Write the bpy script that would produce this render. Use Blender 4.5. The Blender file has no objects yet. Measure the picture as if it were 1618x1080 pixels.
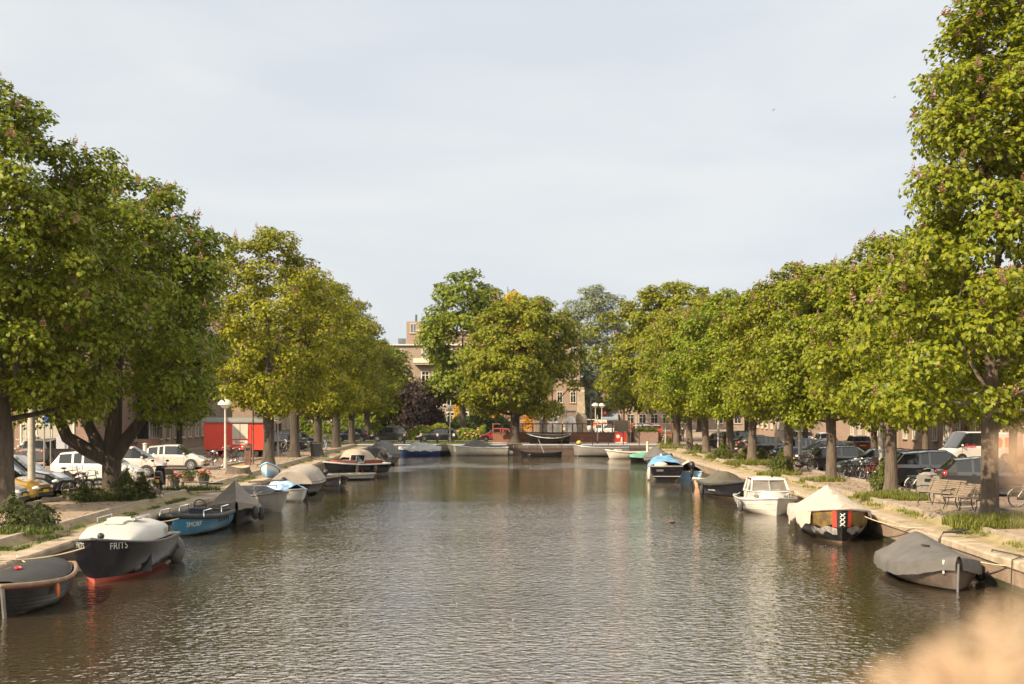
import bpy, math, random
import numpy as np
from mathutils import Vector, Matrix
S = bpy.context.scene
# ---------------------------------------------------------------- camera, sky, sun, exposure
EYE, YH, CX, FPX = 4.65, 647.0, 809.0, 2247.0      # eye above the water, horizon row, focal length in photo pixels
ZS, ZC = 1.05, 0.80                                # street and coping height above the water (z = 0)
cd = bpy.data.cameras.new('camera'); cam = bpy.data.objects.new('camera', cd)
S.collection.objects.link(cam); S.camera = cam
cam.location = (0, 0, EYE); cam.rotation_euler = (math.radians(90), 0, 0)
cd.sensor_width = 36; cd.lens = 50; cd.shift_y = (YH-540)/1618
cd.clip_start = 0.05; cd.clip_end = 6000
cd.dof.use_dof = True; cd.dof.focus_distance = 58; cd.dof.aperture_fstop = 2.0
SUN_TO = Vector((-0.64, -0.56, 0.62)).normalized()
sl = bpy.data.lights.new('sun', 'SUN'); so = bpy.data.objects.new('sun', sl); S.collection.objects.link(so)
sl.energy = 5.0; sl.angle = math.radians(0.6); sl.color = (1.0, 0.83, 0.60)
so.rotation_euler = SUN_TO.to_track_quat('Z', 'Y').to_euler(); so.location = (-80, -40, 120)
W = bpy.data.worlds.new('World'); S.world = W; W.use_nodes = True
nt = W.node_tree; nt.nodes.clear()
def wn(t, **k):
    n = nt.nodes.new(t)
    for a, b in k.items(): setattr(n, a, b)
    return n
wo = wn('ShaderNodeOutputWorld'); bg = wn('ShaderNodeBackground'); bg.inputs[1].default_value = 0.1
sky = wn('ShaderNodeTexSky', sky_type='NISHITA', sun_disc=False)
sky.sun_elevation = math.asin(SUN_TO.z); sky.sun_rotation = math.atan2(SUN_TO.x, SUN_TO.y)
sky.dust_density = 2.0; sky.air_density = 1.0
tc = wn('ShaderNodeTexCoord'); mp = wn('ShaderNodeMapping'); mp.inputs['Scale'].default_value = (1.0, 1.0, 4.2)
nz = wn('ShaderNodeTexNoise'); nz.inputs['Scale'].default_value = 2.6; nz.inputs['Detail'].default_value = 6; nz.inputs['Roughness'].default_value = .5; nz.inputs['Distortion'].default_value = .35
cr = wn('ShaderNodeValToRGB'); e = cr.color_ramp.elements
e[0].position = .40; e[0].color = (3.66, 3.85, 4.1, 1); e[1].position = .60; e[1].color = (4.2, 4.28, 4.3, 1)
mx = wn('ShaderNodeMix', data_type='RGBA'); mx.inputs[0].default_value = .92
nt.links.new(tc.outputs['Generated'], mp.inputs[0]); nt.links.new(mp.outputs[0], nz.inputs['Vector'])
nt.links.new(nz.outputs[0], cr.inputs[0]); nt.links.new(sky.outputs[0], mx.inputs[6]); nt.links.new(cr.outputs[0], mx.inputs[7])
sz = wn('ShaderNodeSeparateXYZ'); mrg = wn('ShaderNodeValToRGB'); vm = wn('ShaderNodeMix', data_type='RGBA', blend_type='MULTIPLY'); vm.inputs[0].default_value = 1   # unseen bright sky belt added above the frame, lifts water reflections and shadows
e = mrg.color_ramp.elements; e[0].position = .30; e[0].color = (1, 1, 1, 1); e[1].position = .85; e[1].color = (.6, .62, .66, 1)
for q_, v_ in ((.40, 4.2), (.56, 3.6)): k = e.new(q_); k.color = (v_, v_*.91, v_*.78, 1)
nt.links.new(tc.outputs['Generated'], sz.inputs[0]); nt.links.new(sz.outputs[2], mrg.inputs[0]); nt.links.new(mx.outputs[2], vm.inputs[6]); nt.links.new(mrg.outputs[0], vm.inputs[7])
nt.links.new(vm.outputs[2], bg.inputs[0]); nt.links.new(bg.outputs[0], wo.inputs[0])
S.view_settings.view_transform = 'Standard'; S.view_settings.look = 'None'
S.view_settings.exposure = 1.0; S.view_settings.gamma = 1.0
S.cycles.max_bounces = 8; S.cycles.diffuse_bounces = 4; S.cycles.glossy_bounces = 3; S.cycles.transmission_bounces = 4
S.cycles.use_denoising = True

# ---------------------------------------------------------------- helpers
rnd = random.Random(7)
R = math.radians
def G(x, y, z=ZS):                    # photo pixel of a thing's foot -> place on the horizontal plane z
    k = (y-YH)/(EYE-z); return ((x-CX)/k, FPX/k, z)
def at(x, Y, z=ZS): return ((x-CX)*Y/FPX, Y, z)
def zat(y, Y): return EYE-(y-YH)*Y/FPX
class MB:
    def __init__(s): s.v, s.f, s.m = [], [], []
    def add(s, vs, fs, mi=0):
        o = len(s.v); s.v += [tuple(p) for p in vs]; s.f += [tuple(i+o for i in f) for f in fs]; s.m += [mi]*len(fs); return s
    def box(s, c, d, rz=0, mi=0, taper=1, ry=0):
        x, y, z = d[0]/2, d[1]/2, d[2]/2; vs = []
        for k in (-1, 1):
            t = taper if k > 0 else 1
            for a, b in ((-1,-1),(1,-1),(1,1),(-1,1)): vs.append(Vector((a*x*t, b*y*t, k*z)))
        M = Matrix.Translation(c) @ Matrix.Rotation(rz, 4, 'Z') @ Matrix.Rotation(ry, 4, 'Y')
        return s.add([M @ p for p in vs], [(3,2,1,0),(4,5,6,7),(0,1,5,4),(1,2,6,5),(2,3,7,6),(3,0,4,7)], mi)
    def tube(s, pts, rad, n=8, mi=0, closed=False):
        pts = [Vector(p) for p in pts]; N = len(pts)
        if not hasattr(rad, '__len__'): rad = [rad]*N
        vs = []; up = Vector((0, 0, 1))
        for i, p in enumerate(pts):
            a = pts[(i-1) % N] if (closed or i) else p; b = pts[(i+1) % N] if (closed or i < N-1) else p
            t = (b-a)
            t = t.normalized() if t.length > 1e-9 else Vector((0, 0, 1))
            u = t.cross(up if abs(t.z) < .95 else Vector((1, 0, 0))).normalized(); w = u.cross(t)
            for j in range(n):
                q = 2*math.pi*j/n; vs.append(p+(u*math.cos(q)+w*math.sin(q))*rad[i])
        fs = []
        for i in range(N if closed else N-1):
            for j in range(n):
                a, b = i*n+j, i*n+(j+1) % n; c, d = ((i+1) % N)*n+(j+1) % n, ((i+1) % N)*n+j; fs.append((a, b, c, d))
        if not closed: fs += [tuple(range(n))[::-1], tuple(range((N-1)*n, N*n))]
        return s.add(vs, fs, mi)
    def lathe(s, prof, c=(0,0,0), n=16, mi=0, axis='Z', sc=(1,1)):
        vs = []
        for r, z in prof:
            for j in range(n):
                q = 2*math.pi*j/n; a, b = r*math.cos(q)*sc[0], r*math.sin(q)*sc[1]
                p = (a, b, z) if axis == 'Z' else ((a, z, b) if axis == 'Y' else (z, a, b))
                vs.append((p[0]+c[0], p[1]+c[1], p[2]+c[2]))
        fs = [(i*n+j, i*n+(j+1) % n, (i+1)*n+(j+1) % n, (i+1)*n+j) for i in range(len(prof)-1) for j in range(n)]
        fs += [tuple(range(n))[::-1], tuple(range((len(prof)-1)*n, len(prof)*n))]
        return s.add(vs, fs, mi)
    def ell(s, c, r, nu=12, nv=8, mi=0):
        pr = [(math.sin(math.pi*i/nv)+1e-4, -math.cos(math.pi*i/nv)) for i in range(nv+1)]
        o = len(s.v); s.lathe(pr, (0,0,0), nu, mi)
        for i in range(o, len(s.v)):
            p = s.v[i]; s.v[i] = (c[0]+p[0]*r[0], c[1]+p[1]*r[1], c[2]+p[2]*r[2])
        return s
    def grid(s, P, mi=0, mf=None, closed=False):
        n, m = len(P), len(P[0]); o = len(s.v)
        for row in P: s.v += [tuple(p) for p in row]
        for i in range(n-1):
            for j in range(m if closed else m-1):
                s.f.append((o+i*m+j, o+i*m+(j+1) % m, o+(i+1)*m+(j+1) % m, o+(i+1)*m+j)); s.m.append(mf(i, j) if mf else mi)
        return s
    def poly(s, vs, mi=0): return s.add(vs, [tuple(range(len(vs)))], mi)
    def prism(s, out, z0, z1, mi=0):
        n = len(out); vs = [(x, y, z0) for x, y in out]+[(x, y, z1) for x, y in out]
        return s.add(vs, [tuple(range(n))[::-1], tuple(range(n, 2*n))]+[(i, (i+1) % n, n+(i+1) % n, n+i) for i in range(n)], mi)
    def build(s, name, mats, parent=None, loc=(0,0,0), rz=0, smooth=None):
        me = bpy.data.meshes.new(name); me.from_pydata(s.v, [], s.f); me.update()
        if not isinstance(mats, (list, tuple)): mats = [mats]
        for m_ in mats: me.materials.append(m_)
        if len(mats) > 1: me.polygons.foreach_set('material_index', s.m)
        if smooth is not None:
            me.polygons.foreach_set('use_smooth', [True]*len(me.polygons)); me.set_sharp_from_angle(angle=R(smooth))
        return link(name, me, parent, loc, rz)
def link(name, data, parent=None, loc=(0,0,0), rz=0):
    o = bpy.data.objects.new(name, data); S.collection.objects.link(o); o.location = loc; o.rotation_euler = (0, 0, rz)
    if parent: o.parent = parent
    return o
def tag(o, label=None, cat=None, group=None, kind=None):
    for k, v in (('label', label), ('category', cat), ('group', group), ('kind', kind)):
        if v: o[k] = v
    return o
def thing(name, label, cat, loc=(0,0,0), rz=0, group=None): return tag(link(name, None, None, loc, rz), label, cat, group)
KIDS = {}
def copy_tree(o, parent=None, label=None, group=None):
    c = o.copy(); S.collection.objects.link(c)
    if parent: c.parent = parent
    if label: c['label'] = label
    if group: c['group'] = group
    for ch in list(o.children): copy_tree(ch, c)
    return c
def txt(s, size, extr=.004):
    cu = bpy.data.curves.new('t', 'FONT'); cu.body = s; cu.size = size; cu.extrude = extr; cu.align_x = 'CENTER'; cu.align_y = 'CENTER'
    o = bpy.data.objects.new('t', cu); S.collection.objects.link(o); bpy.context.view_layer.update()
    me = bpy.data.meshes.new_from_object(o.evaluated_get(bpy.context.evaluated_depsgraph_get()))
    bpy.data.objects.remove(o); return me
def text_on(name, s, size, m, parent, loc, rz=0, shear=0):   # upright lettering, reads along +x of its own frame
    me = txt(s, size)
    for v in me.vertices: v.co = (v.co.x+shear*v.co.y, -v.co.z, v.co.y)
    me.materials.clear(); me.materials.append(m); return link(name, me, parent, loc, rz)

# ---------------------------------------------------------------- materials
MATS = {}
def mat(name, col, rough=.6, metal=0, var=.15, vs=3.0, bump=0, bs=20, coat=0, spec=.5, col2=None, brick=None, stretch=None):
    if name in MATS: return MATS[name]
    m = bpy.data.materials.new(name); m.use_nodes = True; t = m.node_tree; b = t.nodes['Principled BSDF']; L = t.links.new
    b.inputs['Roughness'].default_value = rough; b.inputs['Metallic'].default_value = metal
    b.inputs['Coat Weight'].default_value = coat; b.inputs['Coat Roughness'].default_value = .06; b.inputs['Specular IOR Level'].default_value = spec
    tcn = t.nodes.new('ShaderNodeTexCoord'); vec = tcn.outputs['Object']
    if stretch:
        mpn = t.nodes.new('ShaderNodeMapping'); mpn.inputs['Scale'].default_value = stretch; L(vec, mpn.inputs[0]); vec = mpn.outputs[0]
    n = t.nodes.new('ShaderNodeTexNoise'); n.inputs['Scale'].default_value = vs; n.inputs['Detail'].default_value = 5; n.inputs['Roughness'].default_value = .62
    L(vec, n.inputs['Vector'])
    r = t.nodes.new('ShaderNodeValToRGB'); e = r.color_ramp.elements; e[0].position = .3; e[1].position = .7
    c2 = col2 or tuple(min(1, x*(1+var)) for x in col); c1 = col if col2 else tuple(x*(1-var) for x in col)
    e[0].color = (*c1, 1); e[1].color = (*c2, 1); L(n.outputs[0], r.inputs[0]); out = r.outputs[0]
    if brick:
        bn = t.nodes.new('ShaderNodeTexBrick'); bw, bh, mort, plane = brick
        bn.inputs['Scale'].default_value = 1; bn.inputs['Brick Width'].default_value = bw; bn.inputs['Row Height'].default_value = bh
        bn.inputs['Mortar Size'].default_value = .012 if bh < .2 else .03; bn.inputs['Mortar'].default_value = (*mort, 1)
        sp = t.nodes.new('ShaderNodeSeparateXYZ'); cb = t.nodes.new('ShaderNodeCombineXYZ'); L(tcn.outputs['Object'], sp.inputs[0])
        if plane == 'wall':
            ad = t.nodes.new('ShaderNodeMath'); ad.operation = 'ADD'; L(sp.outputs[0], ad.inputs[0]); L(sp.outputs[1], ad.inputs[1]); L(ad.outputs[0], cb.inputs[0]); L(sp.outputs[2], cb.inputs[1])
        else: L(sp.outputs[0], cb.inputs[0]); L(sp.outputs[1], cb.inputs[1])
        L(cb.outputs[0], bn.inputs['Vector']); L(out, bn.inputs['Color1'])
        hs = t.nodes.new('ShaderNodeHueSaturation'); hs.inputs['Value'].default_value = .8; L(out, hs.inputs['Color']); L(hs.outputs[0], bn.inputs['Color2']); out = bn.outputs[0]
    L(out, b.inputs['Base Color'])
    if bump:
        n2 = t.nodes.new('ShaderNodeTexNoise'); n2.inputs['Scale'].default_value = bs; n2.inputs['Detail'].default_value = 4; L(vec, n2.inputs['Vector'])
        bp = t.nodes.new('ShaderNodeBump'); bp.inputs['Strength'].default_value = bump; bp.inputs['Distance'].default_value = .05; L(n2.outputs[0], bp.inputs['Height']); L(bp.outputs[0], b.inputs['Normal'])
    MATS[name] = m; return m
def leafmat(name, c0, c1, c2, tr=.46):
    m = bpy.data.materials.new(name); m.use_nodes = True; t = m.node_tree; t.nodes.clear(); L = t.links.new
    g = t.nodes.new('ShaderNodeNewGeometry'); r = t.nodes.new('ShaderNodeValToRGB'); e = r.color_ramp.elements
    e[0].position = .05; e[0].color = (*c0, 1); e[1].position = .95; e[1].color = (*c2, 1); k = e.new(.5); k.color = (*c1, 1)
    L(g.outputs['Random Per Island'], r.inputs[0])
    oi = t.nodes.new('ShaderNodeObjectInfo'); mu = t.nodes.new('ShaderNodeMix'); mu.data_type = 'RGBA'; mu.blend_type = 'MULTIPLY'; mu.inputs[0].default_value = 1
    L(r.outputs[0], mu.inputs[6]); L(oi.outputs['Color'], mu.inputs[7])
    b = t.nodes.new('ShaderNodeBsdfPrincipled'); b.inputs['Roughness'].default_value = .5; b.inputs['Specular IOR Level'].default_value = .25
    tl = t.nodes.new('ShaderNodeBsdfTranslucent'); ms = t.nodes.new('ShaderNodeMixShader'); ms.inputs[0].default_value = tr; o = t.nodes.new('ShaderNodeOutputMaterial')
    L(mu.outputs[2], b.inputs['Base Color']); L(mu.outputs[2], tl.inputs[0]); L(b.outputs[0], ms.inputs[1]); L(tl.outputs[0], ms.inputs[2]); L(ms.outputs[0], o.inputs[0]); return m
def M(n): return MATS[n] if isinstance(n, str) else n
mat('bark', (.055, .042, .03), .9, bump=1, bs=14, var=.5, vs=5, stretch=(1, 1, .25)); mat('bark_pale', (.085, .064, .046), .9, bump=1, bs=14, var=.45, vs=6, stretch=(1, 1, .2))
mat('stone', (.30, .235, .165), .85, bump=.6, bs=9, var=.35, vs=1.6)
mat('quaybrick', (.23, .155, .10), .85, var=.4, vs=1.2, brick=(.22, .065, (.16, .12, .09), 'wall'), bump=.4)
mat('paving', (.25, .18, .12), .9, var=.22, vs=.5, brick=(.3, .3, (.25, .19, .13), 'floor'), bump=.3, bs=30)
mat('clinker', (.19, .125, .09), .9, var=.25, vs=.7, brick=(.2, .1, (.12, .09, .07), 'floor'))
mat('asphalt', (.11, .09, .075), .9, var=.25, vs=1, bump=.3, bs=60)
mat('dirt', (.30, .22, .13), .95, col2=(.17, .15, .06), vs=1.3, bump=.6, bs=12)
mat('kerb', (.27, .22, .17), .85, var=.3, vs=2)
mat('black', (.012, .012, .013), .45, var=.3); mat('rubber', (.02, .02, .02), .7, var=.3); mat('darkgrey', (.05, .05, .052), .5, var=.25)
mat('chrome', (.6, .6, .58), .25, 1, var=.1); mat('alu', (.42, .42, .42), .38, .8, var=.15); mat('glass', (.015, .018, .018), .05, 0, var=.2, spec=.7)
mat('white', (.46, .445, .41), .4, var=.06, coat=.3); mat('offwhite', (.50, .46, .38), .6, var=.12); mat('cream', (.55, .46, .34), .7, var=.12)
mat('yellow', (.75, .48, .03), .5, var=.1); mat('redlamp', (.45, .012, .012), .2, var=.1, coat=.5); mat('lamp', (.72, .72, .68), .15, var=.1, coat=.6)
mat('wood', (.26, .19, .125), .75, var=.35, vs=4, stretch=(1, 8, 8)); mat('wood_dark', (.10, .065, .04), .7, var=.35, vs=4)
mat('steel', (.23, .22, .2), .55, .5, var=.25); mat('polegrey', (.34, .31, .26), .6, var=.2, vs=6); mat('rust', (.12, .06, .04), .85, var=.45, vs=4)
mat('fender_rope_brown', (.17, .11, .07), .9, var=.3); mat('rope', (.42, .34, .22), .9, var=.2); mat('skin', (.45, .27, .19), .55, var=.05)
LEAF = leafmat('chestnut_leaf', (.058, .098, .007), (.175, .213, .013), (.285, .30, .02)); LEAF2 = leafmat('shrub_leaf', (.03, .05, .01), (.07, .09, .015), (.13, .13, .03))
BLOSSOM = leafmat('blossom', (.30, .13, .09), (.42, .24, .16), (.50, .36, .24), .2); GRASS = leafmat('grass_blade', (.07, .10, .012), (.13, .15, .02), (.25, .22, .06), .3)
DRY = leafmat('dry_grass', (.48, .32, .20), (.58, .42, .28), (.68, .54, .40), .35)
# ---------------------------------------------------------------- ground, water, quay walls
LW = [(-12.4, -8), (-12.4, 20), (-12.76, 35), (-13.2, 51), (-13.4, 70), (-14.1, 100), (-14.8, 128), (-15, 148)]
RW = [(12.4, -8), (12.5, 20), (12.85, 37), (13.25, 51), (13.6, 80), (13.7, 100), (14.1, 123), (14.2, 148)]
def lerp_wall(Wl, y):
    for (x0, y0), (x1, y1) in zip(Wl, Wl[1:]):
        if y <= y1: return x0+(x1-x0)*(y-y0)/(y1-y0)
    return Wl[-1][0]
def water():
    b = MB().poly([(-22, -9, 0), (22, -9, 0), (22, 149, 0), (-22, 149, 0)])
    m = bpy.data.materials.new('canal_water'); m.use_nodes = True; t = m.node_tree; p = t.nodes['Principled BSDF']; L = t.links.new
    p.inputs['Base Color'].default_value = (.034, .026, .015, 1); p.inputs['Roughness'].default_value = .05; p.inputs['IOR'].default_value = 2.3; p.inputs['Specular Tint'].default_value = (1, .91, .79, 1)
    tcn = t.nodes.new('ShaderNodeTexCoord'); O = tcn.outputs['Object']
    def noise(sc, det, scale=(1, 1, 1), dist=0):
        mp = t.nodes.new('ShaderNodeMapping'); mp.inputs['Scale'].default_value = scale; L(O, mp.inputs[0])
        n = t.nodes.new('ShaderNodeTexNoise'); n.inputs['Scale'].default_value = sc; n.inputs['Detail'].default_value = det; n.inputs['Distortion'].default_value = dist
        L(mp.outputs[0], n.inputs['Vector']); return n.outputs[0]
    def math_(op, a, b_):
        n = t.nodes.new('ShaderNodeMath'); n.operation = op
        for i, q in enumerate((a, b_)):
            if isinstance(q, (int, float)): n.inputs[i].default_value = q
            else: L(q, n.inputs[i])
        return n.outputs[0]
    fine = noise(5.5, 1.6, (.85, 1, 1), .3); mid = noise(1.5, 2, (.5, 1, 1), .2)
    h = math_('ADD', math_('MULTIPLY', fine, .36), math_('MULTIPLY', mid, .18))
    # wind patches: ruffled near the bridge, a calm belt, a ruffled streak further on
    sp = t.nodes.new('ShaderNodeSeparateXYZ'); L(O, sp.inputs[0])
    wob = math_('MULTIPLY', math_('SUBTRACT', noise(.09, 3, (1.4, 1, 1)), .5), 34)
    y = math_('ADD', sp.outputs[1], wob)
    edge = math_('MULTIPLY', math_('POWER', math_('ABSOLUTE', math_('DIVIDE', sp.outputs[0], 13.0), 0), 4.0), 14)
    y2 = math_('ADD', y, edge)
    r = t.nodes.new('ShaderNodeValToRGB'); e = r.color_ramp.elements; L(math_('DIVIDE', y2, 150.0), r.inputs[0])
    e[0].position = .0; e[0].color = (1, 1, 1, 1); e[1].position = 1; e[1].color = (.35, .35, .35, 1)
    for q, c in ((.40, 1), (.48, .72), (.535, .30), (.74, .26), (.775, 2.6), (.80, 2.6), (.835, .28)):
        k = e.new(q); k.color = (c, c, c, 1)
    mr = t.nodes.new('ShaderNodeMapRange'); mr.interpolation_type = 'SMOOTHSTEP'; L(math_('ABSOLUTE', sp.outputs[0], 0), mr.inputs['Value']); mr.inputs['From Min'].default_value = 5.5; mr.inputs['From Max'].default_value = 11; mr.inputs['To Min'].default_value = 1; mr.inputs['To Max'].default_value = .38   # sheltered along the banks
    hh = math_('MULTIPLY', math_('MULTIPLY', math_('MULTIPLY', h, r.outputs[0]), mr.outputs[0]), math_('ADD', .35, math_('MULTIPLY', noise(.16, 3, (.6, 1, 1), .5), 1.3)))
    bp = t.nodes.new('ShaderNodeBump'); bp.inputs['Strength'].default_value = 1; bp.inputs['Distance'].default_value = .15
    L(hh, bp.inputs['Height']); L(bp.outputs[0], p.inputs['Normal'])
    o = b.build('water', m); tag(o, 'brown green canal water with wind ripples', None, None, 'structure')
water()
def ribbon(Wl, prof, sgn, name, m, parent=None, loc=(0,0,0)):
    b = MB(); P = []
    for x, y in dens(Wl): P.append([(x+sgn*d, y, z) for d, z in prof])
    b.grid(P); return b.build(name, m, parent)
def dens(Wl, step=4):
    out = []
    for (x0, y0), (x1, y1) in zip(Wl, Wl[1:]):
        n = max(1, int((y1-y0)/step))
        out += [(x0+(x1-x0)*i/n, y0+(y1-y0)*i/n) for i in range(n)]
    return out+[Wl[-1]]
for sgn, Wl, lab in ((-1, LW, 'shaded brick quay wall with stone coping along the left bank'), (1, RW, 'sunlit brick quay wall with stone coping along the right bank')):
    root = thing('quay_wall', lab, 'quay wall', (Wl[0][0], 0, 0)); ox = -Wl[0][0]
    W2 = [(x+ox, y) for x, y in Wl]
    ribbon(W2, [(0, -1), (0, .60)], sgn, 'brick_face', M('quaybrick'), root)
    ribbon([(x-sgn*.004, y) for x, y in W2], [(0, -.3), (0, .17)], sgn, 'tide_line', mat('algae', (.035, .035, .018), .5, var=.5, vs=2), root)
    b = MB(); r2 = random.Random(3); y = -8.0
    while y < 147.5:                                                # coping stones, each a little out of line
        l = min(r2.uniform(1.1, 1.7), 148-y); x0, x1 = lerp_wall(Wl, y)+ox, lerp_wall(Wl, y+l)+ox
        a, dz = r2.uniform(-.02, .02), r2.uniform(-.02, .015); g = .012
        pr = [(-.06+a, .60), (-.06+a, ZC-.05+dz), (-.02+a, ZC+dz), (.55, ZC+.02+dz), (.55, .60)]
        b.grid([[(x0+sgn*d, y+g, z) for d, z in pr], [(x1+sgn*d, y+l-g, z) for d, z in pr]])
        for xx, yy in ((x0, y+g), (x1, y+l-g)): b.poly([(xx+sgn*d, yy, z) for d, z in pr])
        y += l
    b.build('coping', M('stone'), root)
    ribbon(W2, [(.2, .6), (.55, .72), (.551, ZC-.02)], sgn, 'backing', M('quaybrick'), root)
    v = ribbon(Wl, [(.54, ZC-.03), (.56, ZC), (.95, ZC+.05), (1.2, ZS-.04), (1.21, ZS-.1)], sgn, 'verge', M('dirt')); tag(v, 'sloping dirt verge behind the coping', None, None, 'structure')
    k = ribbon(Wl, [(1.18, ZS-.2), (1.18, ZS+.05), (1.32, ZS+.055), (1.32, ZS-.1)], sgn, 'kerb', M('kerb')); tag(k, 'stone kerb along the quay', None, None, 'structure')
    P = [[(x+sgn*1.2, y, ZS), (sgn*900, y, ZS)] for x, y in dens(Wl)]
    gnd = MB().grid(P).build('ground', M('paving')); tag(gnd, 'tan paved quay', None, None, 'structure')
root = thing('quay_wall', 'dark brick quay wall closing the far end of the canal', 'quay wall', (0, 148, 0))
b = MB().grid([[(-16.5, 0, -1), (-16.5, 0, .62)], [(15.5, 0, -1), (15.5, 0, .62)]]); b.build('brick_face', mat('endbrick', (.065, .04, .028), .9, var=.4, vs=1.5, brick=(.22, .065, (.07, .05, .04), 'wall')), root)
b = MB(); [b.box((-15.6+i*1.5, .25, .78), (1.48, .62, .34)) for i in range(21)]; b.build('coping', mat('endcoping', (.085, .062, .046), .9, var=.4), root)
gf = MB().grid([[(-900, 148.5, ZS-.002), (900, 148.5, ZS-.002)], [(-900, 4000, ZS-.002), (900, 4000, ZS-.002)]]).build('ground', M('paving')); tag(gf, 'paved ground beyond the canal end', None, None, 'structure')
gn = MB().grid([[(-900, -300, ZS-.003), (900, -300, ZS-.003)], [(-900, -7.9, ZS-.003), (900, -7.9, ZS-.003)]]).build('ground', M('paving')); tag(gn, 'paved ground behind the bridge', None, None, 'structure')
def sheet(name, x0, x1, y0, y1, dz, m, lab):
    tag(MB().poly([(x0, y0, ZS+dz), (x1, y0, ZS+dz), (x1, y1, ZS+dz), (x0, y1, ZS+dz)]).build(name, M(m)), lab, None, None, 'structure')
sheet('road', -29, -23.8, -100, 190, .004, 'clinker', 'brick road along the left quay'); sheet('road', 23.3, 27.4, -100, 190, .004, 'clinker', 'brick road along the right quay')
sheet('parking_strip', -23.8, -18.3, 30, 146, .004, 'clinker', 'brick parking strip on the left quay'); sheet('parking_strip', 17.6, 23.3, 30, 146, .004, 'clinker', 'brick parking strip on the right quay')
sheet('road', -80, 80, 158.5, 166, .006, 'asphalt', 'cross street beyond the canal end'); sheet('pavement', -80, 14, 155.6, 158.5, .004, 'cream', 'pale pavement along the cross street')
mat('lawn', (.06, .09, .012), .95, col2=(.12, .12, .03), vs=.8, bump=.5, bs=20); sheet('lawn', -60, -2.2, 149.2, 155.6, .005, 'lawn', 'narrow lawn behind the far quay wall'); sheet('lawn', -60, 0, 166, 205, .005, 'lawn', 'garden lawn before the apartment block')
for x0, x1, s_ in ((-18.3, -18.15, 0), (17.45, 17.6, 0)):
    kb = MB().box(((x0+x1)/2, 88, ZS+.05), (.15, 116, .12)).build('kerb', M('kerb')); tag(kb, 'kerb edging the parking strip', None, None, 'structure')
# the bridge under the photographer's feet and the planter on its parapet
root = thing('bridge', 'stone bridge deck with low parapet under the viewer', 'bridge', (0, 0, 0))
MB().box((0, -2.4, 2.75), (30, 7.6, .5)).build('deck', M('stone'), root); MB().box((0, 1.3, 3.45), (30, .2, .9)).build('parapet', M('stone'), root)

# ---------------------------------------------------------------- buildings
for n_, c_ in (('brick_a', (.17, .085, .06)), ('brick_b', (.25, .16, .11)), ('brick_c', (.26, .18, .125)), ('brick_d', (.21, .12, .075)), ('brick_dark', (.085, .05, .035))):
    mat(n_, c_, .9, var=.22, vs=.8, brick=(.22, .065, (.25, .2, .16), 'wall'))
mat('roof_tile', (.10, .06, .045), .8, var=.3); mat('sky_glass', (.10, .11, .12), .08, var=.4, vs=.7, spec=.9); mat('blind', (.30, .27, .22), .7, var=.2, stretch=(.1, .1, 14))
def window(parent, x, z, w, h, bars=((), ()), glass='glass', y=0, fr=.07):
    f = MB()
    for cx, cz, sx, sz in ((x-w/2, z, fr, h+fr), (x+w/2, z, fr, h+fr), (x, z-h/2, w-fr, fr), (x, z+h/2, w-fr, fr)): f.box((cx, y-.02, cz), (sx, .12, sz))
    for q in bars[0]: f.box((x+(q-.5)*w, y-.015, z), (fr*.7, .09, h-fr))
    for q in bars[1]: f.box((x, y-.012, z+(q-.5)*h), (w-fr, .08, fr*.6))
    fo = f.build('window', M('offwhite'), parent)
    MB().box((x, y-.005, z), (w-fr, .03, h-fr)).build('pane', M(glass), fo)
    MB().box((x, y-.07, z-h/2-fr), (w+.3, .2, .07)).build('sill', M('stone'), fo)
    return fo
def house(name, label, loc, rz, w, d, h, brick, rows, cols, ww=1.1, wh=1.6, roof='flat', glass='glass', skip=(), cat='building', z0=1.1):
    t = thing(name, label, cat, loc, rz)                  # own frame: front wall on y = 0 facing -y, x from 0 to w
    b = MB().box((w/2, d/2, h/2), (w, d, h))
    if roof == 'gable': b.add([(0, 0, h), (w, 0, h), (w/2, 0, h+w*.42), (0, d, h), (w, d, h), (w/2, d, h+w*.42)], [(0, 1, 2), (5, 4, 3)])
    b.build('wall', M(brick), t)
    sh = h/rows
    for i in range(rows):
        for j in range(cols):
            if (i, j) in skip: continue
            window(t, w*(j+.5)/cols, sh*i+z0+wh/2, ww, wh, ((.5,), (.7,)), glass)
    if roof == 'flat':
        MB().box((w/2, d/2, h+.14), (w+.4, d+.4, .3)).build('cornice', M('offwhite'), t)
    elif roof == 'gable':
        e = .35; q = w*.42
        r = MB().add([(-e, -e, h-.1), (w/2, -e, h+q+.12), (w/2, d+e, h+q+.12), (-e, d+e, h-.1), (w+e, -e, h-.1), (w+e, d+e, h-.1)], [(0, 1, 2, 3), (1, 4, 5, 2)])
        r.add([(-e, -e, h-.22), (w/2, -e, h+q), (w/2, d+e, h+q), (-e, d+e, h-.22), (w+e, -e, h-.22), (w+e, d+e, h-.22)], [(3, 2, 1, 0), (2, 5, 4, 1)]); ro = r.build('roof', M('roof_tile'), t)
    elif roof == 'hip':
        e = .3; MB().add([(-e, -e, h), (w+e, -e, h), (w+e, d+e, h), (-e, d+e, h), (w*.15, d*.4, h+3), (w*.85, d*.4, h+3), (w*.85, d*.6, h+3), (w*.15, d*.6, h+3)], [(0, 1, 5, 4), (1, 2, 6, 5), (2, 3, 7, 6), (3, 0, 4, 7), (4, 5, 6, 7)]).build('roof', M('roof_tile'), t)
    return t
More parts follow.
